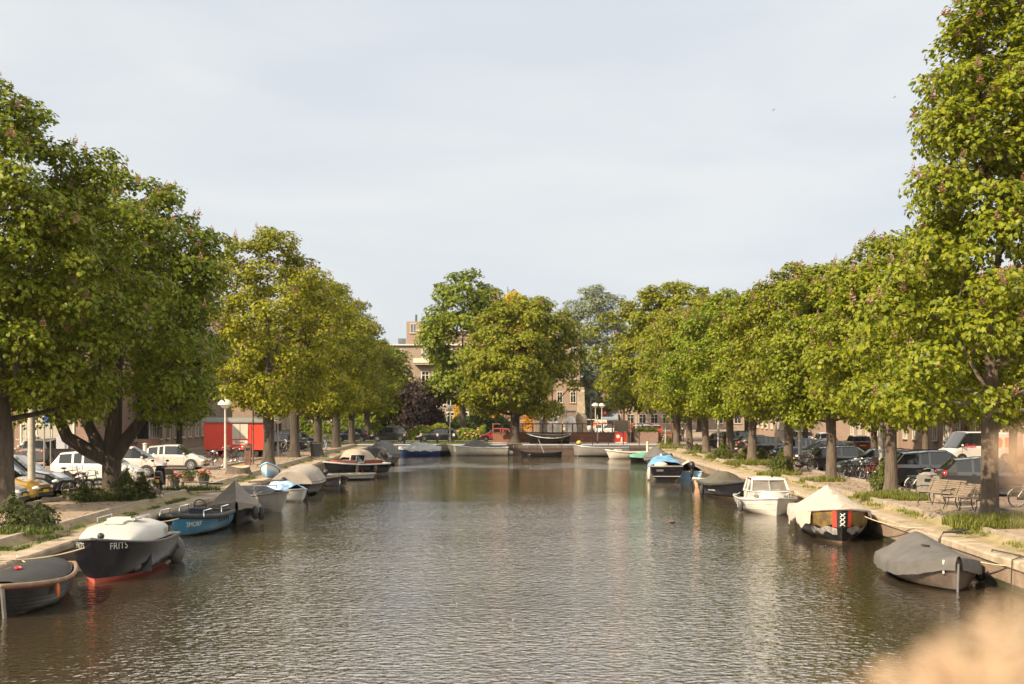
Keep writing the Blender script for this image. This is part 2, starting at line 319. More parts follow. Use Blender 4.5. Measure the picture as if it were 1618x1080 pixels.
# left row: corner house whose side wall looks at the camera, then the terrace
mat('orange_door', (.42, .10, .02), .5, var=.1)
h = house('corner_house', 'purple brick corner house with white framed window and orange door', (-58, 100, ZS), 0, 28.2, 12, 10.5, 'brick_a', 3, 6, roof='hip', skip=[(0, j) for j in range(6)])
fo = window(h, (72-809)*100/FPX+58-.1, 2.25, 2.3, 2.1, ((.27, .73), (.66,)), 'blind', fr=.12)
wx = lambda x: (x-809)*100/FPX+58
window(h, wx(38), 2.25, .42, 2.1, ((), (.66,)), 'blind', fr=.1); window(h, wx(112), 2.25, .42, 2.1, ((), (.66,)), 'blind', fr=.1)
dr = MB().box((wx(8), -.04, 1.15), (1.1, .1, 2.5)).build('door', M('orange_door'), h); MB().ell((wx(8)+.4, -.12, 1.1), (.05, .05, .05)).build('handle', M('chrome'), dr)
mat('blue', (.02, .10, .32), .4, var=.1)
sg = MB().box((wx(117), -.04, 3.75), (.85, .05, .22)).build('street_sign', M('blue'), h)
for i, (y0, dd, br, hh, lb) in enumerate(((112.2, 13, 'brick_b', 11.5, 'tan brick terrace house with pink panelled bay window'), (125.4, 14, 'brick_a', 12.2, 'dark brick terrace house behind the red site hut'), (139.6, 13, 'brick_c', 11, 'pale brick terrace house beyond the second row of trees'), (168, 16, 'brick_d', 12, 'orange brick terrace house past the cross street on the left'), (184.5, 20, 'brick_b', 11, 'last tan brick terrace house on the left street'))):
    h = house('terrace_house', lb, (-30, y0, ZS), R(90), dd, 12, hh, br, 3, 5, roof='hip'); 
    if i == 0:
        by = thing('bay_window', 'white framed bay window with pink panels on the left terrace', 'bay window', (-29.95, 113.5, ZS)); del by['category']; del by['label']; by.parent = h; by.matrix_parent_inverse = Matrix.Identity(4); by.location = (1.4, -.01, 0)
        MB().box((1.5, -.55, .65), (3.2, 1.1, 1.25)).build('panel', mat('pinkpanel', (.42, .24, .17), .8, var=.1), by)
        f = MB()
        for q in (-.05, .75, 1.5, 2.25, 3.05): f.box((q, -1.05, 2.05), (.1, .1, 1.5))
        for q in (1.32, 2.2, 2.8): f.box((1.5, -1.05, q), (3.2, .11, .08)); f.box((3.06, -.55, q), (.09, 1.05, .08))
        f.box((3.05, -.02, 2.05), (.1, .1, 1.5)); f.box((1.5, -.55, 2.92), (3.4, 1.25, .16)); f.build('frame', M('offwhite'), by); MB().box((1.5, -.52, 2.05), (3.0, .98, 1.44)).build('pane', M('glass'), by)
for i, (y1, dd, br, hh, lb) in enumerate(((58, 16, 'brick_d', 11.5, 'sunlit orange brick terrace house nearest on the right bank'), (74.5, 16, 'brick_c', 12.5, 'pale brick terrace house behind the white lettered van'), (91, 17, 'brick_b', 11, 'tan brick terrace house behind the black parked cars'), (108.5, 18, 'brick_d', 12, 'orange brick terrace house behind the dark blue car'), (127, 19, 'brick_c', 11.5, 'pale brick terrace house before the cross street on the right'), (168, 18, 'brick_b', 12, 'tan brick terrace house past the cross street on the right'), (187, 22, 'brick_d', 11.5, 'last orange brick terrace house on the right street'))):
    house('terrace_house', lb, (34.5, y1+dd-.3, ZS), R(-90), dd-.3, 12, hh, br, 3, 6, roof='hip', glass='sky_glass')
# the far end: flat roofed apartment block and the gabled house with yellow creeper
Yb = 212.0; kb = FPX/Yb
X = lambda x, Y=Yb: (x-CX)*Y/FPX
t = thing('apartment_block', 'beige brick apartment block with stepped flat roof terraces', 'building', (X(585), Yb, ZS))
w = X(748)-X(585); U = lambda x: X(x)-X(585); Z = lambda y: zat(y, Yb)-ZS
b = MB().box((w/2, 7, Z(545)/2), (w, 14, Z(545))); b.box((U(655)/2+w/2, 9, (Z(545)+Z(520))/2), (w-U(655), 10, Z(520)-Z(545))); b.box((U(651), 8, (Z(545)+Z(504))/2), (U(666)-U(640), 5, Z(504)-Z(545))); b.build('wall', M('brick_c'), t)
cp = MB(); cp.box((w/2, -.1, Z(545)+.05), (w+.3, .5, .18)); cp.box((U(655)/2+w/2, 3.9, Z(520)+.05), (w-U(655)+.2, .5, .2)); cp.box((U(655)/2+w/2+1, -.05, Z(536)), (w-U(660), .2, .5), mi=1); cp.build('parapet', [M('offwhite'), M('wood_dark')], t)
for yr in (560, 598, 634, 662):
    for xr in (612, 630, 672, 690, 712, 734):
        window(t, U(xr), Z(yr), .95 if yr < 570 else 1.1, 1.5 if yr < 570 else 2.1, ((.5,), (.75,)), 'sky_glass' if yr < 570 else 'glass', fr=.14)
window(t, U(649), Z(515), .9, 1.4, ((.5,), ()), 'sky_glass', y=5.5)
bl = MB(); bl.box((U(672), -.6, Z(574)), (3.4, 1.2, .15)); bl.box((U(672), -1.17, Z(571)), (3.4, .06, .9)); bl.build('balcony', M('cream'), t)
ch = MB(); [ch.box((U(q), 8, Z(504)+.5+d), (.3, .3, 1+2*d)) for q, d in ((652, .1), (673, -1.2))]; ch.build('chimney_pipe', M('darkgrey'), t)
ac = MB(); ac.box((U(633), 3, Z(545)+.6), (1.2, .1, 1.1)); ac.build('roof_screen', M('sky_glass'), t)
Yg = 216.0; w = X(872, Yg)-X(742, Yg); Zg = lambda y: zat(y, Yg)-ZS
h = house('closing_house', 'wide brown brick house closing the left street behind the trees', (X(330, 236), 236, ZS), 0, X(575, 236)-X(330, 236), 12, 10.5, 'brick_a', 3, 8, roof='hip')
t = thing('gabled_house', 'tall brick house with pointed gable overgrown by yellow creeper', 'building', (X(742, Yg), Yg, ZS))
ap = X(812, Yg)-X(742, Yg); hz, he = Zg(457), Zg(520); d = 16
MB().add([(0, 0, 0), (w, 0, 0), (w, 0, he), (ap, 0, hz), (0, 0, he), (0, d, 0), (w, d, 0), (w, d, he), (ap, d, hz), (0, d, he)], [(0, 1, 2, 3, 4), (9, 8, 7, 6, 5), (1, 6, 7, 2), (5, 0, 4, 9)]).build('wall', M('brick_d'), t)
MB().add([(-.3, .35, he-.1), (ap, .35, hz+.15), (ap, d, hz+.15), (-.3, d, he-.1), (w+.3, .35, he-.1), (w+.3, d, he-.1)], [(0, 1, 2, 3), (1, 4, 5, 2)]).build('roof', M('roof_tile'), t)
c_ = MB(); c_.box((X(782, Yg)-X(742, Yg), 3.2, Zg(468)), (1.0, 1.0, 3.0)); c_.box((X(780, Yg)-X(742, Yg), 3.2, Zg(457)), (.3, .3, 1)); c_.box((X(785, Yg)-X(742, Yg), 3.2, Zg(458)), (.3, .3, .8)); c_.build('chimney', M('brick_a'), t)
an = MB(); [an.tube([(X(q, Yg)-X(742, Yg), 4, Zg(470)), (X(q, Yg)-X(742, Yg), 4, Zg(y_))], .05, 5) for q, y_ in ((766, 450), (802, 449), (804, 453))]; an.build('aerial', M('darkgrey'), t)
for yr in (560, 600, 640):
    for xr in (775, 812, 850): window(t, X(xr, Yg)-X(742, Yg), Zg(yr), 1.1, 1.9, ((.5,), (.7,)))
Yd = 214.0; t = house('brick_block', 'orange brown brick block with slate top beside the gabled house', (X(874, Yd), Yd, ZS), 0, X(916, Yd)-X(874, Yd), 14, zat(535, Yd)-ZS, 'brick_d', 4, 2, ww=.8, roof='none')
MB().box(((X(916, Yd)-X(874, Yd))/2, 7, zat(526, Yd)-ZS), (X(918, Yd)-X(874, Yd), 13.6, 1.7)).build('roof', mat('slate', (.14, .14, .15), .6), t)
Yf = 262.0
for x0, x1, yt, br, lb in ((905, 985, 600, 'brick_a', 'low brick shop building with red and blue awnings'), (987, 1062, 590, 'brick_c', 'pale brick shop building behind the distant parked cars'), (1064, 1180, 585, 'brick_b', 'tan brick building closing the far right street')):
    h = house('shop_building', lb, (X(x0, Yf), Yf, ZS), 0, X(x1, Yf)-X(x0, Yf), 12, zat(yt, Yf)-ZS, br, 3, 4, ww=1.3, roof='flat')
    if x0 == 905:
        for xa, xb, ya, yb, mm, c in ((926, 960, 643, 651, 'redawn', (.45, .03, .02)), (944, 976, 652, 661, 'blueawn', (.16, .19, .22))):
            xa, xb = X(xa, Yf)-X(x0, Yf), X(xb, Yf)-X(x0, Yf); za, zb = zat(ya, Yf)-ZS, zat(yb, Yf)-ZS
            MB().add([(xa, -.02, za), (xb, -.02, za), (xb, -1.6, zb), (xa, -1.6, zb), (xb, -1.6, zb-.3), (xa, -1.6, zb-.3), (xa, -.02, za-.06), (xb, -.02, za-.06)], [(0, 1, 2, 3), (3, 2, 4, 5), (6, 5, 4, 7)]).build('awning', mat(mm, c, .8, var=.1), h)
# ---------------------------------------------------------------- trees
def mesh_np(name, V, nper, mats, midx=None):
    n = len(V); nf = n//nper; me = bpy.data.meshes.new(name)
    me.vertices.add(n); me.vertices.foreach_set('co', V.astype(np.float32).ravel())
    me.loops.add(n); me.loops.foreach_set('vertex_index', np.arange(n, dtype=np.int32))
    me.polygons.add(nf); me.polygons.foreach_set('loop_start', np.arange(0, n, nper, dtype=np.int32))
    try: me.polygons.foreach_set('loop_total', np.full(nf, nper, dtype=np.int32))
    except Exception: pass
    for m in mats: me.materials.append(m)
    me.update(); me.validate(); return me
def unit(a): return a/np.maximum(np.linalg.norm(a, axis=-1, keepdims=True), 1e-9)
def leaves(P, N, size, rng, nl=5, droop=.28, wid=.19):
    """palmate leaves: nl leaflets fanned round each point P in the plane across N"""
    n = len(P); r = unit(rng.normal(size=(n, 3))); T = unit(np.cross(N, r)); B = np.cross(N, T)
    out = []
    angs = np.linspace(-1.25, 1.25, nl) if nl > 1 else np.array([0.])
    for a in angs:
        d = T*math.cos(a)+B*math.sin(a); s = -T*math.sin(a)+B*math.cos(a); L = (size*(1-.22*abs(a)))[:, None]
        down = np.array([0, 0, -1.])*droop
        a0 = P; mid = P+d*L*.55+down*L*.25; tip = P+d*L+down*L*.8; w = s*L*wid*1.5
        out.append(np.stack([a0, mid-w, tip, mid+w], 1))
    return np.stack(out, 1).reshape(-1, 3)
def crown_clumps(rng, Rr, H0, H1, n, prof, size, lean=(0, 0)):
    C, Sz = [], []; ph = rng.uniform(0, 6.28, 4); i = 0
    while len(C) < n and i < n*60:
        i += 1; h = rng.uniform(0, 1)**.85
        a = rng.uniform(0, 6.283); lob = 1+.15*math.sin(2*a+ph[0]+h*2)+.12*math.sin(3*a+ph[1]-h*3)+.08*math.sin(7*h+ph[2])
        rm = Rr*prof(h)*lob; fr = .30+.70*math.sqrt(rng.uniform(0, 1)); r = rm*fr
        s = size*rng.uniform(.7, 1.3)*(1-.3*h)
        c = np.array([r*math.cos(a)+lean[0]*h, r*math.sin(a)+lean[1]*h, H0+(H1-H0-s*.5)*h])
        if any(np.linalg.norm((c-q)*[1, 1, 1.5]) < .56*(s+z) for q, z in zip(C, Sz)): continue
        C.append(c); Sz.append(s)
    return np.array(C), np.array(Sz)
def prof_chest(h): return (.66+.34*math.sin(min(1, h/.32)*math.pi/2)) if h < .32 else max(.05, 1-((h-.32)/.68)**2.1)**.62
def prof_tall(h): return (.72+.28*math.sin(min(1, h/.4)*math.pi/2)) if h < .4 else max(.05, 1-((h-.4)/.6)**2.6)**.6
def prof_r1(h): return float(np.interp(h, (0, .15, .3, .4, .68, .82, 1), (.92, 1, .86, .66, .65, .42, .10)))
def prof_dome(h): return (.8+.2*h/.25) if h < .25 else math.sqrt(max(.02, 1-((h-.25)/.75)**2))
def prof_pop(h): return .55+.45*math.sin(min(1, h/.55)*math.pi/2) if h < .55 else max(.1, 1-((h-.55)/.45)**2.2)**.5
def make_tree(name, label, cat, seed, Rr, H0, H1, n, nleaf, ls, tr=.3, prof=prof_chest, size=1.25, lean=(0, 0), nl=5, leaf=None, tint=(1, 1, 1), blossoms=0, bark='bark', fork=None, big=None, group=None, ltint=None):
    rng = np.random.default_rng(seed); C, Sz = crown_clumps(rng, Rr, H0, H1, n, prof, size, lean)
    t = thing(name, label, cat, group=group)
    # trunk and limbs
    fork = fork or H0+.3; b = MB(); r2 = random.Random(seed)
    top = H0+(H1-H0)*.5
    b.tube([(0, 0, -.15), (0, 0, .12), (.02, 0, .5), (.03, .01, fork*.6), (lean[0]*.05, .02, fork), (lean[0]*.3, .1, (fork+top)/2), (lean[0]*.6, 0, top)], [tr*1.75, tr*1.35, tr*1.08, tr*.95, tr*1.0, tr*.55, tr*.12], 12)
    for pts, rad in big or []: b.tube(pts, rad, 8)
    ax = [(np.array([lean[0]*.6*u, .05, fork+(top-fork)*u]), 0) for u in np.linspace(0, .95, 9)]; nodes = list(ax)
    for pts, rad in big or []: nodes += [(np.array(p), 0) for p in pts[2:]]
    for k_ in np.argsort(np.linalg.norm(C-np.array([0, 0, fork]), axis=1)):       # limbs branch from the nearest wood below them
        c = C[k_]; best = min(nodes, key=lambda n_: np.linalg.norm(c-n_[0])+(2.5 if n_[0][2] > c[2]+.2 else 0)+.25*n_[1]); p0, dp = best
        th = tr*max(.07, .30*.72**dp)*r2.uniform(.8, 1.15); mid = p0*.5+c*.5+np.array([r2.uniform(-.2, .2), r2.uniform(-.2, .2), r2.uniform(-.1, .2)])
        b.tube([p0, mid, c], [th, th*.8, th*.55], 5); nodes.append((c, dp+1)); nodes.append((mid, dp+1))
    b.build('trunk', M(bark), t, smooth=60)
    # leaves
    w = Sz**2; cnt = np.maximum(8, (nleaf*w/w.sum()).astype(int)); P, N = [], []
    for c, s, k in zip(C, Sz, cnt):
        d = unit(rng.normal(size=(k, 3))+np.array([0, 0, .45])); rr = s*(.5+.72*rng.random((k, 1))**.8)
        P.append(c+d*rr*np.array([1, 1, .62])); o = unit((c-np.array([0, 0, (H0+H1)/2]))*np.array([1, 1, .6])+1e-6)
        N.append(unit(d*.55+o*.35+np.array([0, 0, .55])+rng.normal(size=(k, 3))*.42))
    P = np.concatenate(P); N = np.concatenate(N)
    V = leaves(P, N, ls*(.75+.5*rng.random(len(P))), rng, nl)
    me = mesh_np('crown', V, 4, [leaf or LEAF]); o = link('crown', me, t); o.color = (*tint, 1)
    if blossoms:
        idx = rng.choice(len(P), blossoms*3, replace=False); idx = [i for i in idx if N[i][2] > .35][:blossoms]
        Q = []
        for i in idx:
            p = P[i]+N[i]*.05; hh = rng.uniform(.22, .34)*max(1, ls/.2)
            for z in np.linspace(0, 1, 5):
                for a in range(4):
                    q = a*1.57+z*2; rr = .11*max(1, ls/.2)*(1-z*.75)*rng.uniform(.7, 1.2); c = p+np.array([0, 0, z*hh]); e = np.array([math.cos(q), math.sin(q), .25]); f = np.array([-math.sin(q), math.cos(q), 0])
                    Q += [c, c+e*rr-f*rr*.5, c+e*rr*1.1+np.array([0, 0, .05]), c+e*rr+f*rr*.5]
        bo = link('blossom_candles', mesh_np('blossom_candles', np.array(Q), 4, [BLOSSOM]), t); tag(bo, None, None, None, 'stuff')
    return t
def place(t, x, y, z=ZS, rz=0, s=1): t.location = (x, y, z); t.rotation_euler = (0, 0, rz); t.scale = (s, s, s); return t
def vary(t, k):
    q = random.Random(k); s = t.scale[0]; t.scale = (s*q.uniform(.94, 1.06), s*q.uniform(.94, 1.06), s*q.uniform(.92, 1.07)); t.rotation_euler.x = R(q.uniform(-2.2, 2.2)); t.rotation_euler.y = R(q.uniform(-2.2, 2.2)); return t
def tinted(t, c):
    for ch in t.children:
        if ch.name.startswith('crown'): ch.color = (*c, 1)
    return t
LG, RG = 'chestnut trees along the left quay', 'chestnut trees along the right quay'
CN = 'chestnut_tree'
# left row
t = make_tree(CN, 'tall dark chestnut tree at the left edge, nearest on the left quay', 'tree', 11, 4.4, 3.7, 15.4, 175, 50000, .145, .46, prof_tall, 1.0, (-1.0, 0), blossoms=300, group=LG, fork=3.2); place(t, *G(0, 808)[:2], rz=.4)
t = make_tree(CN, 'chestnut tree with thick forked trunk standing in the brick edged shrub bed', 'tree', 23, 5.0, 4.4, 14.6, 165, 46000, .14, .42, prof_chest, 1.0, (.8, 0), blossoms=280, group=LG, fork=2.6,
    big=[([(0, 0, 2.5), (-1.0, -.2, 3.0), (-1.75, -.3, 3.5), (-2.1, -.3, 4.3), (-2.6, -.3, 5.4)], [.34, .30, .27, .24, .12]), ([(0, 0, 2.4), (-.5, -.1, 3.2), (-1.1, .2, 4.2), (-1.5, .4, 6)], [.34, .28, .22, .1]), ([(0, 0, 2.4), (.7, -.1, 3.4), (1.5, .2, 4.6), (2.4, .2, 6.2)], [.34, .28, .2, .1])]); place(t, *G(175, 782)[:2], tinted(t, (.92, .95, .9)) and 0)
A = make_tree(CN, 'yellow green chestnut tree just right of the red site hut', 'tree', 31, 4.0, 3.6, 15.6, 125, 24000, .155, .36, prof_tall, .95, tint=(1.32, 1.12, .8), blossoms=140, group=LG, fork=3.2); place(A, *G(424, 735)[:2])
B = make_tree(CN, 'chestnut tree behind the green litter bin, second beyond the red site hut', 'tree', 32, 4.0, 3.5, 14.6, 120, 23000, .155, .36, prof_chest, .95, tint=(1.28, 1.1, .8), blossoms=140, group=LG, fork=3.2); place(B, *G(465, 722)[:2])
for src, px, py, s, rz, c, lb in ((A, 502, 716, .98, 2.1, (1.2, 1.06, .8), 'chestnut tree directly behind the green litter bin on the left quay'), (B, 531, 707, 1.0, 3.9, (1.25, 1.05, .75), 'chestnut tree beside the walking man on the left quay'), (A, 556, 701, .92, 4.4, (1.1, 1, .8), 'chestnut tree last but one in the left row, beside the grey covered boat'), (B, 581, 695.5, .95, 1.2, (1.0, .95, .85), 'chestnut tree last in the left row before the cross street')):
    tinted(vary(place(copy_tree(src, None, lb), *G(px, py)[:2], rz=rz, s=s), px), c)
# right row
t = make_tree(CN, 'towering chestnut tree at the right edge beside the slatted benches', 'tree', 41, 4.6, 2.9, 18.4, 180, 50000, .145, .28, prof_r1, .98, (1.1, 0), blossoms=420, bark='bark_pale', group=RG, fork=3.3, tint=(1.12, 1.06, .9)); place(t, *G(1563, 826)[:2], rz=.5)
C1 = make_tree(CN, 'chestnut tree with pale trunk in the grass pit left of the slatted benches', 'tree', 42, 3.7, 3.2, 11.9, 112, 26000, .15, .28, prof_chest, .95, blossoms=240, bark='bark_pale', group=RG, fork=3.2, tint=(1.15, 1.08, .9)); place(C1, *G(1407, 778)[:2], s=.95)
C2 = make_tree(CN, 'chestnut tree behind the white cabin cruiser and the tailed black estate car', 'tree', 43, 3.6, 3.1, 11.9, 112, 26000, .15, .28, prof_tall, .92, blossoms=240, bark='bark_pale', group=RG, fork=3.1, tint=(1.12, 1.1, .9)); place(C2, *G(1313, 756)[:2], s=.95)
for src, px, py, s, rz, lb in ((C1, 1245, 746, 1.0, 2.0, 'chestnut tree with a bushy shrub at its foot behind the white cabin cruiser'), (C2, 1188, 729, 1.0, 4.1, 'chestnut tree beside the seated person in pink'), (C1, 1153, 722, 1.02, 5.2, 'thin chestnut tree just left of the seated person in pink'), (C2, 1116, 715, 1.05, 1.4, 'chestnut tree behind the boat with blue tarpaulin'), (C1, 1090, 709, 1.08, 3.3, 'dark trunked chestnut tree right of the person in black'), (C2, 1069, 705, 1.05, 2.6, 'slim chestnut tree left of the person in black')):
    q_ = random.Random(px); tinted(vary(place(copy_tree(src, None, lb), *G(px, py)[:2], rz=rz, s=s), px), (1.12*q_.uniform(.88, 1.1), 1.09*q_.uniform(.92, 1.04), .85))
D = make_tree(CN, 'broad domed chestnut tree behind the brick planter at the right end of the canal', 'tree', 44, 9.0, 3.8, 18.4, 200, 38000, .29, .55, prof_dome, 1.5, nl=4, tint=(1.1, .98, .8), blossoms=220, group=RG, fork=3.4); place(D, *G(1047, 696)[:2])
D.location.x += 1.5
# second rows behind the parked cars
SR = 'second row trees behind the parked cars'
for src, px, py, s, rz, lb in ((B, 217, 718, .72, 1, 'chestnut tree by the terrace behind the beige hatchback'), (A, 284, 716, .72, 2.5, 'chestnut tree between the beige hatchback and the red site hut'), (B, 60, 722, .72, 4, 'chestnut tree in front of the corner house window'), (A, 440, 700, .8, 5, 'chestnut tree behind the black cars beyond the red site hut')):
    tinted(place(copy_tree(src, None, lb, SR), *G(px, py)[:2], rz=rz, s=s), (.85, .85, .8))
for src, px, py, s, rz, lb in ((C1, 1462, 724, .85, 1, 'chestnut tree behind the dark people carrier near the white van'), (C2, 1601, 748, .85, 2.5, 'chestnut tree behind the grey hatchback at the right edge'), (C1, 1381, 719, .9, 4, 'chestnut tree behind the dark red hatchback'), (C2, 1272, 712, .9, 5.5, 'chestnut tree behind the dark hatchback on the right road'), (C1, 1180, 703, 1, .6, 'chestnut tree before the terrace houses far along the right road')):
    place(copy_tree(src, None, lb, SR), *G(px, py)[:2], rz=rz, s=s)
# far end
t = make_tree(CN, 'large round chestnut tree standing alone behind the far quay wall', 'tree', 51, 6.2, 3.4, 15.9, 150, 32000, .265, .5, prof_chest, 1.3, (1.5, 0), nl=4, tint=(1.12, 1.0, .8), blossoms=260, fork=3.0); place(t, *G(813, 701)[:2]); t.location.y = 151.5; t.location.x = at(813, 151.5)[0]
t = make_tree('maple_tree', 'bright green loose topped tree behind the lone round chestnut', 'tree', 52, 5.2, 5, 21.5, 80, 12000, .38, .4, prof_tall, 1.8, nl=4, tint=(.85, .88, .75)); place(t, *at(731, 178)[:2])
t = make_tree('poplar_tree', 'grey green poplar tree far beyond the right end of the canal', 'tree', 53, 6.3, 3, 25.0, 120, 21000, .36, .5, prof_pop, 1.7, nl=3, leaf=leafmat('poplar_leaf', (.075, .10, .05), (.14, .165, .09), (.23, .25, .15), .2)); place(t, *at(945, 245)[:2])
t = make_tree('poplar_tree', 'pale young poplar tree beside the concrete monument', 'tree', 54, 2.6, 2, 13, 36, 3500, .42, .22, prof_pop, 1.2, nl=3, leaf=bpy.data.materials['poplar_leaf']); place(t, *at(924, 236)[:2])
t = make_tree('copper_beech', 'dark purple leaved beech tree before the apartment block', 'tree', 55, 2.8, 1.0, 7.6, 60, 9000, .22, .3, prof_dome, 1.2, nl=3, leaf=leafmat('copper_leaf', (.010, .007, .008), (.026, .014, .016), (.055, .026, .028), .15)); place(t, *at(668, 178)[:2])
t = make_tree('dense_tree', 'dark green tree between the left row and the purple beech', 'tree', 56, 4.6, 2.2, 12, 70, 11000, .32, .4, prof_dome, 1.5, nl=4, tint=(.95, .95, .8)); place(t, *at(606, 182)[:2])
for px, Y, H, lb in ((560, 205, 13, 'dense green tree glimpsed behind the far left trunks'), (480, 200, 14, 'dark tree closing the left street beyond the parked cars'), (1105, 230, 13, 'green tree closing the right street beyond the parked cars')):
    tt = copy_tree(t, None, lb); place(tt, *at(px, Y)[:2], rz=px, s=H/12); tinted(tt, (.9, .95, .8))
# shrubs, creeper, hedge
def shrub(name, label, seed, Rr, H, n, nleaf, ls, loc, tint=(1, 1, 1), leaf=None, cat='shrub', flat=1, group=None, stems=6):
    rng = np.random.default_rng(seed); t = thing(name, label, cat, loc, group=group)
    th = rng.uniform(0, 6.28, nleaf); u = rng.random(nleaf)**.6; h = rng.random(nleaf); env = np.sin(np.clip(h*.85+.15, 0, 1)*math.pi)**.6
    lob = 1+.25*np.sin(3*th+seed)+.2*np.sin(5*th+seed*2)+.15*np.sin(9*h+th)
    P = np.stack([np.cos(th)*u*Rr*env*lob, np.sin(th)*u*Rr*env*lob*flat, h*H*(1-.35*u**2)*(1+.18*np.sin(4*th+seed))+.03], 1)
    N = unit(np.stack([np.cos(th), np.sin(th), np.full(nleaf, .9)], 1)+rng.normal(size=(nleaf, 3))*.5)
    o = link('foliage', mesh_np('foliage', leaves(P, N, ls*(.6+.8*rng.random(nleaf)), rng, 3, .25, .2), 4, [leaf or LEAF2]), t); o.color = (*tint, 1)
    b = MB(); r2 = random.Random(seed)
    for i in range(stems):
        a = r2.uniform(0, 6.28); q = r2.uniform(.3, .8)*Rr; b.tube([(0, 0, -.05), (math.cos(a)*q*.4, math.sin(a)*q*.4*flat, H*.4), (math.cos(a)*q, math.sin(a)*q*flat, H*r2.uniform(.7, 1.05))], [.02, .014, .005], 5)
    b.build('stem', M('bark'), t); return t
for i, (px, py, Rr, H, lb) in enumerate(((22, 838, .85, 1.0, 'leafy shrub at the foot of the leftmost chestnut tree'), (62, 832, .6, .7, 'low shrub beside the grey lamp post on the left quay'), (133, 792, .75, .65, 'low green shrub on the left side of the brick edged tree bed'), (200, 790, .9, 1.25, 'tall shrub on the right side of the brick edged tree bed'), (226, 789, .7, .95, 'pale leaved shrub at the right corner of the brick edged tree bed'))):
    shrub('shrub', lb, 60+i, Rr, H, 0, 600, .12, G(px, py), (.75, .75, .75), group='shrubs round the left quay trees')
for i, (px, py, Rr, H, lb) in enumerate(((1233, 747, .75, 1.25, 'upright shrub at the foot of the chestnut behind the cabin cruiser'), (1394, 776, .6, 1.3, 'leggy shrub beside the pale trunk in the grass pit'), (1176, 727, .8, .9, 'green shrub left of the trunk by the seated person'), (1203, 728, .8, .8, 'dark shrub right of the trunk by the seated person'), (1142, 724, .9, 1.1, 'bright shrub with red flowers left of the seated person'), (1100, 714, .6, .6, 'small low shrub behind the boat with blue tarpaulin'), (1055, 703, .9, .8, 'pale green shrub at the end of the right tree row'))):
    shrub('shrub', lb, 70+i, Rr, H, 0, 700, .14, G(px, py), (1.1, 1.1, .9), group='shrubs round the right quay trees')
t = shrub('flowering_shrub', 'white flowering shrub under the corner house window', 78, 1.3, 1.7, 0, 1500, .15, (-33.2, 98.6, ZS), (.8, .9, .9)); 
b = MB(); [b.ell((rnd.uniform(-1.1, 1.1), rnd.uniform(-.9, .2), rnd.uniform(.7, 1.8)), (.06, .06, .05), 6, 4) for _ in range(40)]; tag(b.build('blossom', M('white'), t), None, None, None, 'stuff')
YEL = leafmat('yellow_creeper', (.20, .12, .012), (.42, .25, .02), (.62, .36, .03), .25)
def creeper(label, x0, x1, y0, y1, Y, n, tint=(1, 1, 1), ls=.4, hole=None):
    rng = np.random.default_rng(int(x0)); a, b_ = at(x0, Y)[0], at(x1, Y)[0]; z0, z1 = zat(y1, Y), zat(y0, Y)
    P = np.stack([rng.uniform(a, b_, n), Y-.25*rng.random(n)-.1, z0+(z1-z0)*rng.random(n)], 1); cx = (a+b_)/2
    keep = np.abs(P[:, 0]-cx) < (b_-a)/2*(.75+.25*np.sin(P[:, 2]*2.1+x0)*np.cos(P[:, 2]*.9))
    if hole: keep = hole(P)
    P = P[keep]; N = unit(np.array([0, -1., .5])+rng.normal(size=P.shape)*.45)
    P2 = P-np.array([cx, Y, z0]); t = thing('creeper', label, 'creeper', (cx, Y, z0))
    o = link('foliage', mesh_np('foliage', leaves(P2, N, ls*(.6+.8*rng.random(len(P))), rng, 3), 4, [YEL]), t); o.color = (*tint, 1)
    s = MB(); [s.tube([(rnd.uniform(-.3, .3), -.06, -.1), (rnd.uniform(-.8, .8), -.06, (z1-z0)*.5), (rnd.uniform(-1, 1), -.06, (z1-z0)*.8)], [.06, .04, .02], 5) for _ in range(4)]; s.build('stem', M('bark'), t)
creeper('narrow column of yellow creeper right of the far lamps', 715, 738, 628, 676, 209, 1500)
creeper('orange yellow creeper low on the gabled house', 742, 800, 640, 672, 213.5, 1500, (1, .8, .8)); creeper('small orange creeper right of the lone chestnut trunk', 826, 842, 655, 676, 212, 500, (1, .75, .8))
def gab(P):
    lx = P[:, 0]-at(742, Yg)[0]; top = np.where(lx < ap, he+(hz-he)*lx/ap, he+(hz-he)*(w_g-lx)/(w_g-ap))
    return P[:, 2]-ZS < top+.1
w_g = at(872, Yg)[0]-at(742, Yg)[0]
creeper('yellow green creeper covering the pointed gable', 742, 872, 460, 580, Yg-.1, 9000, (.75, .95, .9), .45, gab)
